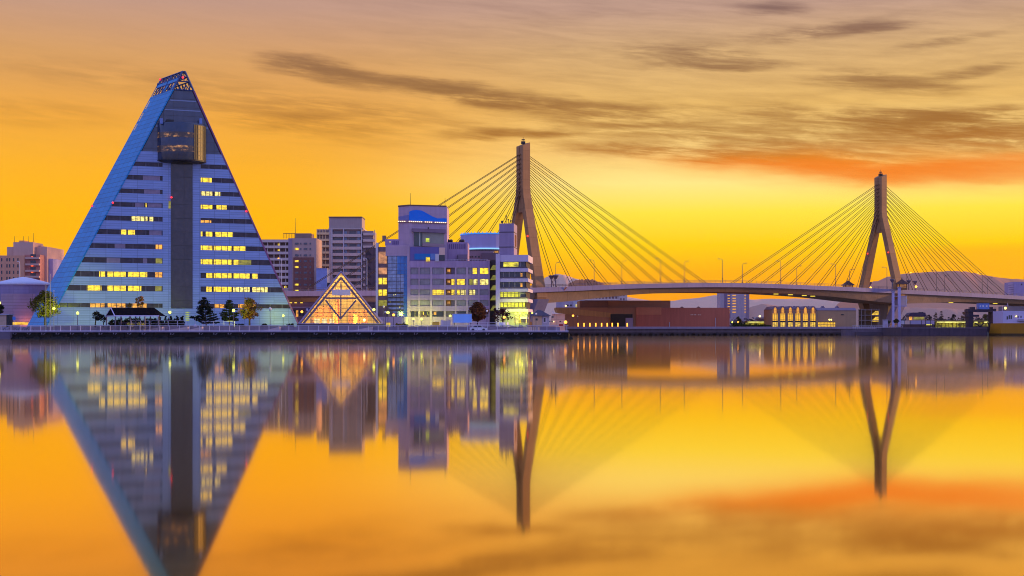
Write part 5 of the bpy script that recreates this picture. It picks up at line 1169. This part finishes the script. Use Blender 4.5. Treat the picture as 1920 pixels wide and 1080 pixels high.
    while x < b - 2 and k < 70:
        pl = MB().box(x, x + 1.1, -.2, 1, -1, .88).box(x + 1.9, x + 2.9, -.2, 1, -1, .88).box(x - .2, x + 3.1, -.1, .9, .5, .89); pl.build('pile_pair', mat('pile_dark', (.05,.035,.04), .9, var=.4), f); x += 4.7; k += 1
    Yg = 566; cx = gx(1780, Yg); g = thing('ferry_berth', 'plain dark concrete ferry berth below the canopy and loading gate', 'quay', (cx, Yg, 0))
    MB().box(gx(1690, Yg) - cx, gx(1851, Yg) - cx, 0, 40, -1, 3.35).build('berth_wall', mat('berth_dark', lin(84,68,84), .85, var=.3, scale=.4, streak=.3, joints=(8,9,.08), jcol=.6), g)
    MB().box(gx(1690, Yg) - cx, gx(1851, Yg) - cx, -.2, 0, 2.9, 3.36).build('berth_cap', mat('berth_cap', lin(110,92,110), .8), g)
    h = thing('landing_stage', 'low grey landing stage with rails under the right bridge tower', 'quay', (gx(1650, 596), 596, 0)); cx = gx(1650, 596)
    MB().box(gx(1585, 596) - cx, gx(1697, 596) - cx, 0, 8, -1, 2.6).build('base', mat('stage_grey', lin(112,94,108), .85, var=.25, streak=.2), h); MB().box(gx(1603, 596) - cx, gx(1690, 596) - cx, -1.5, -.01, -1, 1.5).build('step', mat('stage_step', lin(90,76,90), .85, var=.25), h)
    for i in range(24): xx = gx(1600 + 4*i, 596) - cx; MB().box(xx - .05, xx + .05, .1, .2, 2.6, 4.1).build('rail_post', STEEL, h)
    MB().box(gx(1598, 596) - cx, gx(1694, 596) - cx, .08, .22, 4.1, 4.25).box(gx(1598, 596) - cx, gx(1694, 596) - cx, .08, .22, 3.3, 3.4).build('rail', STEEL, h)
    hb = thing('ticket_booth', 'small pale lavender booth on the landing stage left of the pale columns', 'booth', (gx(1661, 604), 604, 2.6)); MB().box(-.9, .9, 0, 2, 0, 4.0).build('wall', mat('booth_lilac', lin(190,176,200), .7), hb); MB().box(-1.05, 1.05, -.2, 2.2, 4.0, 4.25).build('roof', WHITE, hb); MB().box(-.4, .4, -.06, -.01, 0, 2.2).build('door', LAV2, hb)
quays()
# ------------------------------------------------------------------ trees, shrubs
def leaf_quads(mb, c, r, n, size, rnd, flat=1.0):
    for _ in range(n):
        while True:
            d = Vector((rnd.uniform(-1,1), rnd.uniform(-1,1), rnd.uniform(-1,1)))
            if .05 < d.length < 1: break
        p = Vector(c) + Vector((d.x*r, d.y*r, d.z*r*flat)); s = size*rnd.uniform(.6, 1.4)
        a = Vector((rnd.gauss(0,1), rnd.gauss(0,1), rnd.gauss(0,.7))).normalized(); b = a.cross(Vector((rnd.gauss(0,1), rnd.gauss(0,1), rnd.gauss(0,1)))).normalized()
        mb.add([p - a*s, p + b*s*.55, p + a*s, p - b*s*.55], [(0, 1, 2, 3)])
BARK = mat('bark', (.045,.03,.025), .9, var=.3)
def broad_tree(name, label, cat, px, py0, py1, hw_px, Y, leaf, trunk_py, zb=2.7, seed=1, group=None, nclump=46, per=34, lean=0.0, size=.22, bark=None, sparse=1.0):
    rnd = random.Random(seed); k = Y/F
    base = Vector((gx(px, Y), Y, zb)); t = thing(name, label, cat, base, 0, group)
    zt, zb2, zc0 = gz(py0, Y) - zb, 0, gz(py1, Y) - zb
    R0 = hw_px*k; H = zt - zc0; mb = MB(); tk = MB()
    fork = max(.3, gz(trunk_py, Y) - zb)
    tk.tube((0,0,-.1), (lean*.4,0,fork), R0*.07 + .06, R0*.05 + .05, 7)
    for i in range(nclump):
        a = rnd.uniform(0, 2*math.pi); h = rnd.random()
        rad = R0*math.sin(math.pi*(0.12 + .82*h)**.85)*rnd.uniform(.35, .95)
        c = Vector((lean + rad*math.cos(a), rad*math.sin(a)*.9, zc0 + H*(.06 + .88*h)))
        r = R0*rnd.uniform(.16, .32)
        leaf_quads(mb, c, r, int(per*sparse), size, rnd, .8)
        if i % 3 == 0: tk.tube((lean*.4, 0, fork*.85 + .15*fork*rnd.random()), c, .045 + R0*.012, .02, 5)
    tk.build('trunk', bark or BARK, t); mb.build('crown', leaf, t)
    return t
def pine_tree(name, label, px, py0, py1, hw_px, Y, leaf, zb=2.7, seed=1, group=None, lean=0.0, bare=.12):
    rnd = random.Random(seed); k = Y/F; t = thing(name, label, 'tree', (gx(px, Y), Y, zb), 0, group)
    H = gz(py0, Y) - zb; R0 = hw_px*k*1.22; mb = MB(); tk = MB()
    tk.tube((0,0,-.1), (lean,0,H*.97), .16, .04, 6)
    z = H*bare
    while z < H*.98:
        f = (z - H*bare)/(H*(1 - bare)); L = R0*(1 - f)**.75*rnd.uniform(.75, 1.1) + .12
        n = rnd.randint(4, 6); a0 = rnd.uniform(0, 6.28)
        for i in range(n):
            a = a0 + 6.28*i/n + rnd.uniform(-.3, .3); l = L*rnd.uniform(.6, 1.08)
            o = Vector((lean*z/H, 0, z)); e = o + Vector((l*math.cos(a), l*math.sin(a), l*rnd.uniform(.05, .35)))
            tk.tube(o, e, .05, .02, 4); m = max(2, int(l/.32))
            for j in range(m):
                c = o.lerp(e, .3 + .72*(j + .5)/m); leaf_quads(mb, c, .3 + .12*rnd.random(), 17, .17, rnd, .55)
        z += H*rnd.uniform(.055, .095)
    tk.build('trunk', BARK, t); mb.build('crown', leaf, t); return t
def shrub(name, label, cat, px0, px1, py0, Y, leaf, zb=2.7, seed=1, spiky=False, group=None):
    rnd = random.Random(seed); x0, x1 = gx(px0, Y), gx(px1, Y); c = (x0 + x1)/2; t = thing(name, label, cat, (c, Y, zb), 0, group)
    H = gz(py0, Y) - zb; mb = MB(); st = MB(); n = max(4, int((x1 - x0)/.45))
    for i in range(n):
        x = x0 - c + (x1 - x0)*(i + .5)/n; h = H*rnd.uniform(.65, 1.0)
        if spiky and i % 3 == 0: h = H*1.1
        for j in range(3 + int(h/.4)):
            f = j/(3 + h/.4); leaf_quads(mb, (x + rnd.uniform(-.2,.2), rnd.uniform(-.5,.5), h*(.12 + .85*f)), .36*(1.15 - (.8 if spiky else .3)*f), 30, .17, rnd)
        st.tube((x, 0, -.1), (x, 0, h*.6), .05, .02, 4)
    st.build('stem', BARK, t); mb.build('foliage', leaf, t); return t
AUT = leafmat('autumn_olive', (.16,.12,.012), (.05,.055,.01), .8); ORT = leafmat('autumn_orange', (.42,.16,.012), (.22,.13,.015), .7)
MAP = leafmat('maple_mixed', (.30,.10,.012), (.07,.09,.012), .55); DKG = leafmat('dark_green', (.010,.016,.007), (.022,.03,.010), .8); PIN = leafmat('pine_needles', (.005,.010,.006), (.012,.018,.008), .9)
RDT = leafmat('autumn_red_brown', (.16,.045,.012), (.085,.03,.012), .8); DRD = leafmat('dark_red_leaf', (.10,.02,.025), (.05,.022,.015), .8); HGE = leafmat('hedge_green', (.06,.075,.012), (.03,.035,.01), .9)
broad_tree('round_tree', 'round olive-yellow autumn tree beside thin flagpoles at the left foot of the tower', 'tree', 85, 547, 594, 31, 326, AUT, 592, seed=3, nclump=90, per=46)
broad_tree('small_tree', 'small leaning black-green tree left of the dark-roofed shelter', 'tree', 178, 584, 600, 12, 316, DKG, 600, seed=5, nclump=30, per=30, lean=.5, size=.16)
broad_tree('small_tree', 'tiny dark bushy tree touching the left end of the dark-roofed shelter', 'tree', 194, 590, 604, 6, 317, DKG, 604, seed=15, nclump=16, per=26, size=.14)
broad_tree('ginkgo_tree', 'bright orange upright tree rising behind the dark-roofed shelter', 'tree', 262, 553, 574, 10, 326, ORT, 585, seed=7, nclump=22, per=24, size=.2, sparse=.8)
broad_tree('small_tree', 'small orange leaf tuft left of the bright orange tree', 'tree', 243, 568, 577, 5, 327, ORT, 586, seed=8, nclump=9, per=16, size=.18)
broad_tree('maple_tree', 'spreading orange and green maple, rightmost of the three trees before the tower', 'tree', 468, 559, 598, 22, 322, MAP, 596, seed=9, nclump=62, per=34)
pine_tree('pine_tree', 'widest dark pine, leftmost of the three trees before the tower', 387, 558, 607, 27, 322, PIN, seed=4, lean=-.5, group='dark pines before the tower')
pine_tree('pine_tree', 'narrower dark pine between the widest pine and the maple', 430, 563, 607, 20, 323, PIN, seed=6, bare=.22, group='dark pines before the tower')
broad_tree('red_tree', 'round red-brown autumn tree beside the pale blue panel', 'tree', 896, 566, 602, 20, 330, RDT, 602, seed=21, nclump=80, per=44)
broad_tree('red_tree', 'dark wine-red tree with glimpses of lamps, right of the round red-brown tree', 'tree', 943, 578, 602, 18, 326, DRD, 600, seed=22, nclump=34, per=24, sparse=.8)
broad_tree('red_tree', 'slim dark red tree against the black stair gap', 'tree', 928, 577, 600, 6, 332, DRD, 604, seed=23, nclump=18, per=22, sparse=.8)
broad_tree('lamp_tree', 'small black-green tree at the left edge beside a yellow-green lamp', 'tree', -3, 570, 592, 15, 330, DKG, 592, seed=24, nclump=34, per=28)
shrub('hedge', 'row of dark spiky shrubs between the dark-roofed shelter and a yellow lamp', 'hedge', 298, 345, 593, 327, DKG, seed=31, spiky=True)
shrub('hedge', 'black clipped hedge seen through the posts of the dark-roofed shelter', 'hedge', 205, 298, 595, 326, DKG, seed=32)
shrub('hedge', 'low dark green hedge left of the shopping centre garden wall', 'hedge', 743, 764, 605, 322, HGE, seed=33)
shrub('shrub', 'low dark shrub in front of the tower between pine and maple', 'shrub', 440, 458, 606, 328, DKG, seed=34)
shrub('shrub', 'low dark mound shrub before the tower, left of the white globe lamp', 'shrub', 492, 500, 607, 328, DKG, seed=35); shrub('shrub', 'low dark mound shrub at the lower right corner of the tower', 'shrub', 540, 549, 606, 328, DKG, seed=36)
shrub('shrub', 'yellow-green lit bushes left of the six pointed windows', 'shrub', 1374, 1396, 603, 630, HGE, 3.4, seed=37); shrub('shrub', 'green-lit bushes under the low canopy left of the pointed windows', 'shrub', 1396, 1446, 607, 632, HGE, 3.4, seed=38)
for (px, y0, hw, Yt, kd, lf, lb) in ((1765, 582, 7, 800, 0, leafmat('far_conifer', (.10,.07,.075), (.13,.09,.09), .3), 'far mauve conifer standing above the long lit canopy'), (1755, 586, 4, 760, 0, leafmat('far_green', (.10,.09,.03), (.14,.10,.04), .3), 'slim yellow-green conifer at the left end of the long canopy'),
                                 (1808, 585, 9, 820, 1, leafmat('far_orange', (.30,.13,.06), (.20,.10,.07), .3), 'orange-tinted far tree just left of the loading gate'), (1788, 589, 7, 800, 1, MATS['far_conifer'], 'round mauve far tree above middle of the long canopy'), (1742, 590, 7, 800, 1, MATS['far_conifer'], 'mauve far tree behind the barrel-roofed terminal'),
                                 (1846, 590, 9, 700, 1, MATS['far_green'], 'yellow-green tree seen through the opening of the loading gate'), (1873, 588, 7, 680, 1, MATS['far_green'], 'olive tree between loading gate and ferry'), (1385, 592, 5, 720, 1, MATS['far_green'], 'green-lit tree right of the red-brown museum end'), (1664, 600, 6, 640, 1, leafmat('pier_tree', (.05,.055,.02), (.08,.07,.03), .5), 'dark tree between booth and the pale columns'), (1680, 598, 5, 650, 1, MATS['pier_tree'], 'dark bush squeezed between the two pale columns')):
    if kd == 0: pine_tree('far_tree', lb, px, y0, 606, hw, Yt, lf, 3.4, seed=px, group='far trees by the ferry berth')
    else: broad_tree('far_tree', lb, 'tree', px, y0, 606, hw, Yt, lf, 606, 3.4, seed=px, nclump=26, per=16, size=.4, group='far trees by the ferry berth')
rnd = random.Random(77); tl = MB()
for i in range(150):
    px = rnd.uniform(1690, 1900); Yt = rnd.uniform(880, 960); h = rnd.uniform(.5, 1)*(gz(592, Yt) - 3.4)
    leaf_quads(tl, (gx(px, Yt), Yt, 3.4 + h*.55), h*.6, 14, 1.1, rnd)
for i in range(70):
    px = rnd.uniform(1372, 1450); Yt = rnd.uniform(880, 960); h = rnd.uniform(.5, 1)*(gz(597, Yt) - 3.4)
    leaf_quads(tl, (gx(px, Yt), Yt, 3.4 + h*.55), h*.6, 14, 1.1, rnd)
tag(tl.build('treeline', MATS['far_conifer']), kind='stuff')

# ------------------------------------------------------------------ shelter, lamps, small things on the promenade
def pavilion():
    Y = 311; B = Bld('open_shelter', 'open picnic shelter with a steep black roof and pale roof edges before the tower', 'shelter', 250, Y, 0, 1.7); r = B.root
    D = 6.5; u0, u1, z0, z1 = B.r(198, 576.5, 299, 592); u0 = B.uz(198, 592, D)[0]; uf0 = B.uz(216, 592)[0]; ua = B.uz(208.5, 576.5, D/2)[0]; ub = B.uz(289, 576.5, D/2)[0]
    MB().hexa([(uf0,-.3,z0),(u1,-.3,z0),(u1 - .2,D,z0),(u0,D,z0)], [(ua,D*.48,z1 - .1),(ub,D*.48,z1 - .1),(ub,D*.52,z1),(ua,D*.52,z1)]).build('roof', BLACKR, r)
    tr = MB(); W_ = mat('trim_lilac', lin(214,196,232), .5, var=.04)
    tr.tube((uf0,-.34,z0), (ua - .05,D*.48,z1), .12, n=4).tube((u0,D,z0), (ua - .05,D*.5,z1), .1, n=4).box(uf0, u1, -.42, -.31, z0 - .16, z0 + .1).tube((uf0 - .05,-.34,z0 - .05), (u0 - .05,D,z0 - .05), .1, n=4)
    tr.build('roof_edge', W_, r); PM = mat('shelter_post', lin(130,120,130), .7)
    for px, v in ((216, 0), (244.5, 0), (271.5, 0), (297, 0), (199.5, D - .5), (226.5, D - .6), (254, D - .6), (282, D - .6)): B.box('post', PM, px - .9, 592.2, px + .9, None, v + .05, v + .3)
    for (a, b) in ((222, 240), (248, 268)): B.box('bench', mat('bench_mauve', lin(110,90,120), .7), a, 605, b, 606.2, 2.0, 2.6); B.box('bench_leg', DKSTEEL, a + 1, 606.2, a + 2, None, 2.1, 2.4); B.box('bench_leg', DKSTEEL, b - 2, 606.2, b - 1, None, 2.1, 2.4)
    for i, (px, py) in enumerate(((241.5, 608), (248.5, 609), (259.5, 607.5), (265, 608), (269, 609))):
        pot = thing('flower_pot', ['round pot of pale yellow flowers, leftmost of the row before the shelter', 'pot of yellow flowers half hidden by railing, second of the row', 'yellow flower pot in the middle of the shelter row', 'largest pot of bright yellow flowers before the shelter', 'narrow yellow pot, rightmost of the row before the shelter'][i], 'flower pot', (gx(px, 309), 309, 1.68), 0, 'flower pots before the shelter')
        MB().lathe(0, 0, [(.01, 0), (.25, 0), (.34, .55), (.01, .5)], 10).build('pot', mat('pot_grey', lin(120,110,110), .8), pot)
        fl = MB(); rd = random.Random(i); leaf_quads(fl, (0, 0, gz(py, 309) - 1.68), .42 if i != 3 else .55, 60, .1, rd); fl.build('flowers', mat('yellow_flower', (.62,.52,.06), .7, var=.4, scale=3), pot)
pavilion()
def lamp(px, py, Y, label, kind, zb=1.7, r=.33, h2=None, watts=0, aim=None):
    t = thing('promenade_lamp', label, 'lamp', (gx(px, Y), Y, zb), 0, 'lamp posts along the waterfront'); z = gz(py, Y) - zb
    MB().tube((0,0,0), (0,0,.5), .14, .12).tube((0,0,.5), (0,0,z - r*.7), .075, .06).lathe(0, 0, [(.14, z - r*1.1), (.16, z - r*.8), (.08, z - r*.6)], 8).build('pole', mat('lamp_post_grey', lin(96,88,104), .5), t)
    MB().ball((0,0,z), r, 10, 8).build('globe', {'yg': YG, 'or': ORANGE, 'off': OPAL}[kind], t, True)
    if watts:
        L = (gx(px, Y), Y + .5, zb + z); flood('lamp_light', L, aim or (L[0], L[1] + 30, L[2] - 4), watts, ORC if kind == 'or' else YGC, 70 if watts > 8000 else 130, .25)
    return t
lamp(101, 578.5, 316, 'bright yellow-green globe lamp against the olive tree', 'yg', watts=9000, aim=(gx(120, 345), 345, 3.5))
lamp(145.5, 587, 316, 'bright yellow-green globe lamp between olive tree and small leaning tree', 'yg', watts=8500 , aim=(gx(150, 346), 346, 3))
lamp(318.5, 585.5, 345, 'glaring yellow lamp over the spiky shrubs by the tower shaft', 'yg', 2.7, .34, watts=1500, aim=(gx(318, 355), 356, 5))
lamp(438, 582, 316, 'yellow-green lamp on a pale post between pine and maple', 'yg', watts=1500)
lamp(506.5, 579, 316, 'unlit white globe lamp on tall brown post before the tower', 'off', r=.34)
lamp(531, 592, 361, 'low yellow-green lamp near the lower right corner of the tower', 'yg', 2.7, .3, watts=1500, aim=(gx(527, 365), 368, 6))
lamp(-1, 568, 318, 'yellow-green lamp at the very left edge of the photo', 'yg')
lamp(701, 580.5, 330, 'yellow-green lamp touching the right slope of the glass pyramid', 'yg', 2.7, watts=700)
lamp(727.5, 586, 318, 'yellow-green lamp between the pyramid and an orange lamp', 'yg', 2.7)
lamp(738, 590.5, 318, 'orange glowing lamp before the mirrored glass corner', 'or', 2.7, .32, watts=900)
lamp(719.5, 575, 336, 'unlit white globe lamp just left of the yellow box, upper one', 'off', 2.7, .26); lamp(722.8, 585.5, 317, 'unlit white globe lamp beside the yellow-green lamp near the pyramid', 'off', 1.7, .26)
lamp(756, 592.5, 317, 'unlit pale lamp above the low hedge before the shopping centre', 'off', 2.7, .24)
lamp(775, 598.5, 363, 'yellow-green lamp close to the left base of the shopping centre, left of a pair', 'yg', 2.7, .24, watts=1500, aim=(gx(784, 368), 371, 4)); lamp(790.5, 598.5, 363, 'yellow-green lamp close to the left base of the shopping centre, right of a pair', 'yg', 2.7, .3, watts=1500, aim=(gx(784, 368), 371, 4))
lamp(844, 592.5, 362, 'yellow-green lamp just left of the pale blue panel', 'yg', 2.7, .32, watts=900, aim=(gx(846, 370), 371, 6))
lamp(913, 583, 322, 'unlit white globe lamp on a pale post between the two red trees', 'off', 2.7, .26)
lamp(967, 588, 356, 'yellow-green lamp before the banded office, leftmost of three', 'yg', 2.7, .24, watts=1000, aim=(gx(968, 362), 364, 5)); lamp(974.5, 587.5, 354, 'yellow-green lamp before the banded office, middle of three', 'yg', 2.7, .3, watts=1300, aim=(gx(972, 362), 364, 6)); lamp(978.8, 583.5, 356, 'yellow-green lamp before the banded office, tallest of three', 'yg', 2.7, .32, watts=1000, aim=(gx(978, 362), 364, 6))
lamp(989, 586.5, 350, 'small yellow lamp at the right corner of the banded office', 'yg', 2.7, .16); lamp(998, 587, 352, 'small yellow lamp between the banded office and harbour house', 'yg', 2.7, .2); lamp(1005, 588.5, 340, 'unlit white globe lamp before the harbour house', 'off', 1.7, .26)
lamp(945.5, 595, 322, 'orange glowing lamp inside the dark wine-red tree', 'or', 1.7, .32)
lamp(1060.5, 604, 430, 'orange lamp at the end of the near quay beside the peach cabin', 'or', 1.7, .5, watts=500); lamp(1074.5, 592, 615, 'orange lamp on tall pole before the bronze museum', 'or', 3.4, .5); lamp(1083, 593, 616, 'unlit grey lamp pole right of the orange museum lamp', 'off', 3.4, .3)
lamp(566, 584.5, 380, 'orange lamp left of the glass pyramid under the approach deck', 'or', 2.7, .36, watts=900); lamp(1384, 604, 640, 'orange lamp among bushes right of the museum', 'or', 3.4, .4); lamp(1373, 604, 640, 'white-green lamp at right end of the museum', 'yg', 3.4, .3)
for i, px in enumerate((1084, 1095, 1106, 1117, 1128, 1138.5, 1148, 1158.5, 1176)):
    t = thing('light_bollard', 'glowing orange light bollard before the museum, %s from the left' % ORD[i], 'bollard', (gx(px, 616), 616, 3.4), 0, 'orange light bollards before the museum')
    MB().tube((0,0,0), (0,0,.5), .32, .32, 8).tube((0,0,2.1), (0,0,2.35), .36, .3, 8).build('base', DKSTEEL, t); MB().tube((0,0,.5), (0,0,2.1), .28, .28, 8).build('light', glow('bollard_orange', (1,.36,.03), 3.0), t, True)
    if i % 2 == 0: flood('bollard_light', (gx(px, 616), 617, 5.0), (gx(px, 640), 640, 6), 260, ORC, 150, .3)
for i in range(9):
    px = 983 + 3.4*i; t = thing('bollard', 'short peach bollard on quay before the harbour house, %s from the left' % ORD[i], 'bollard', (gx(px, 312), 312, 1.66), 0, 'short bollards before the harbour house')
    MB().tube((0,0,0), (0,0,.95), .12, .11, 8).tube((0,0,.95), (0,0,1.0), .14, .06, 8).build('post', mat('peach_post', lin(230,196,160), .6), t)
for px, py, lb in ((86, 533, 'thin flagpole before the olive tree, shortest and leftmost of three'), (94, 515, 'thin flagpole before the olive tree, middle and tallest of three'), (101, 545, 'thin flagpole right of the olive tree, rightmost of three')):
    t = thing('flagpole', lb, 'flagpole', (gx(px, 308), 308, 1.66), 0, 'flagpoles by the olive tree'); z = gz(py, 308) - 1.66
    MB().tube((0,0,0), (0,0,z), .085, .05, 6).build('pole', mat('flagpole_pale', lin(196,190,150), .4), t); MB().ball((0,0,z), .11).tube((0,0,0), (0,0,.3), .2, .2).build('cap', STEEL, t)
B = Bld('billboard', 'plain pale blue panel standing on the terrace left of the red-brown tree', 'billboard', 866, 328, 0, 2.7)
B.box('panel', mat('panel_blue', lin(140,190,255), .5, var=.04), 850, 589, 884.5, 605, 0, .25); B.box('edge', WHITE, 848, 588.6, 850, 606, -.1, .5); B.box('edge', STEEL, 849.8, 588.2, 884.8, 589, -.05, .3); B.box('leg', DKSTEEL, 852, 605, 853, None, .05, .2); B.box('leg', DKSTEEL, 882, 605, 883, None, .05, .2)
for (nm, lb, cat, x0, y0, x1, c, Y) in (('yellow_box', 'yellow box glowing beside the lamps right of the pyramid', 'box', 724.5, 605, 731, glow('box_yellow', (1,.72,.02), .7), 322), ('yellow_planter', 'long low yellow planter before the shopping centre', 'planter', 810.5, 604, 823.5, mat('planter_yellow', (.75,.52,.06), .6), 330)):
    B = Bld(nm, lb, cat, (x0+x1)/2, Y, 0, 2.7); B.box('body', c, x0, y0, x1, None, 0, 1.2); B.box('rim', mat('rim_dark', lin(110,90,50), .7), x0 - .3, y0 - .5, x1 + .3, y0, -.05, 1.25)
B = Bld('container', 'small off-white container left of the pale blue panel', 'container', 837, 328, 0, 2.7); B.box('body', mat('container_white', lin(190,182,186), .6, joints=(.4,9,.04), jcol=.75), 830, 601, 845, None, 0, 2.4); B.box('door', WHITE, 827, 600, 830, None, -.05, 2.4)
B = Bld('bus_stop', 'low flat-roofed kiosk with a lit front at the left edge', 'kiosk', 4, 325, 0, 2.7); B.box('roof', mat('kiosk_roof', lin(170,160,180), .6), -20, 588.8, 16.5, 590.4, -.4, 3); B.box('front', mat('kiosk_front', lin(196,160,140), .6, var=.3, scale=1), -20, 590.5, 12, None, 0, 2.6); B.box('side_wall', DKSTEEL, 13, 590.5, 16, None, -.1, 2.6)
for i, px in enumerate((4, 13, 33, 40, 47, 56)):
    t = thing('bicycle', 'dark bicycle parked behind the railing at the left edge, %s from the left' % ORD[i], 'bicycle', (gx(px, 316), 316, 1.68), 0, 'bicycles parked at the left edge')
    for xx in (-.52, .52):
        w = MB(); pts = [(xx + .33*math.cos(2*math.pi*k/12), 0, .34 + .33*math.sin(2*math.pi*k/12)) for k in range(13)]; w.path(pts, .03, 4); w.build('wheel', DKSTEEL, t)
    MB().path([(-.52,0,.34), (-.2,0,.85), (.35,0,.9), (.52,0,.34)], .03, 4).path([(-.2,0,.85), (0,0,.34), (.35,0,.9)], .03, 4).path([(.38,-.25,1.05), (.38,.25,1.05)], .025, 4).build('frame', mat('bike_frame', lin(150,150,190), .4, var=.4), t); MB().box(-.32, -.08, -.07, .07, .93, 1.0).build('saddle', BLACKR, t)
t = thing('sign_post', 'slim post with a small blue square sign before the round hall', 'sign', (gx(26.5, 322), 322, 2.7)); MB().tube((0,0,0), (0,0,2.4), .06).build('post', STEEL, t); MB().box(-.35, .35, -.08, -.03, 1.6, 2.4).build('sign_face', mat('sign_lightblue', lin(80,130,210), .5), t)
B = Bld('white_marker', 'low white pointed stone marker before the tower, left of the widest pine', 'monument', 366, 320, 0, 1.7); MB().hexa([(-.9,-.5,0),(.9,-.5,0),(.9,.5,0),(-.9,.5,0)], [(-.08,-.05,1.7),(.08,-.05,1.7),(.08,.05,1.7),(-.08,.05,1.7)]).build('stone', mat('marker_white', lin(206,198,224), .7), B.root); MB().tube((0,0,1.7), (0,0,3.1), .07, .04).build('spike', STEEL, B.root)
for i, (px, Y) in enumerate(((938, 318), (942, 318.5), (946, 318), (953.5, 317.5))):
    t = thing('cafe_chair', ['white garden chair on terrace, leftmost below the wine-red tree', 'white garden chair second from left below the wine-red tree', 'white garden chair third from left below the wine-red tree', 'white garden chair standing apart right of the other three'][i], 'chair', (gx(px, Y), Y, 2.7), .3*i, 'white chairs below the red tree')
    WC = mat('chair_white', lin(226,222,236), .5); MB().box(-.25,.25,-.25,.25,.42,.47).build('seat', WC, t); MB().box(-.25,.25,.21,.25,.48,1.05).build('backrest', WC, t)
    for a in (-.21, .21):
        for b in (-.21, .21): MB().box(a-.025,a+.025,b-.025,b+.025,0,.42).build('leg', WC, t)
t = thing('parked_car', 'small white car parked below the red-brown tree behind the railing', 'car', (gx(897, 313), 313, 1.68)); prof = [(-1.9,.3),(1.9,.3),(1.95,.75),(1.1,.9),(.6,1.35),(-.9,1.4),(-1.5,.95),(-1.95,.85)]
MB().ext(prof, -.8, .8).build('body', mat('car_white', lin(226,220,232), .35), t); MB().ext([(.95,.92),(.55,1.28),(-.85,1.32),(-1.3,.95)], -.83, -.805).build('window', GLASSD, t)
for xx in (-1.2, 1.2): w = MB(); w.tube((xx,-.84,.32),(xx,-.6,.32),.32,.32,12); w.build('wheel', BLACKR, t)
t = thing('lifebuoy_stand', 'small red lifebuoy box on the railing at the right end of the near quay', 'lifebuoy', (gx(1052, 300.2), 300.2, 2.75)); MB().box(-.45,.45,-.15,.15,.1,.5).build('box', mat('buoy_red', lin(190,40,50), .5), t); MB().box(-.06,.06,-.05,.05,-.02,.1).build('bracket', STEEL, t)
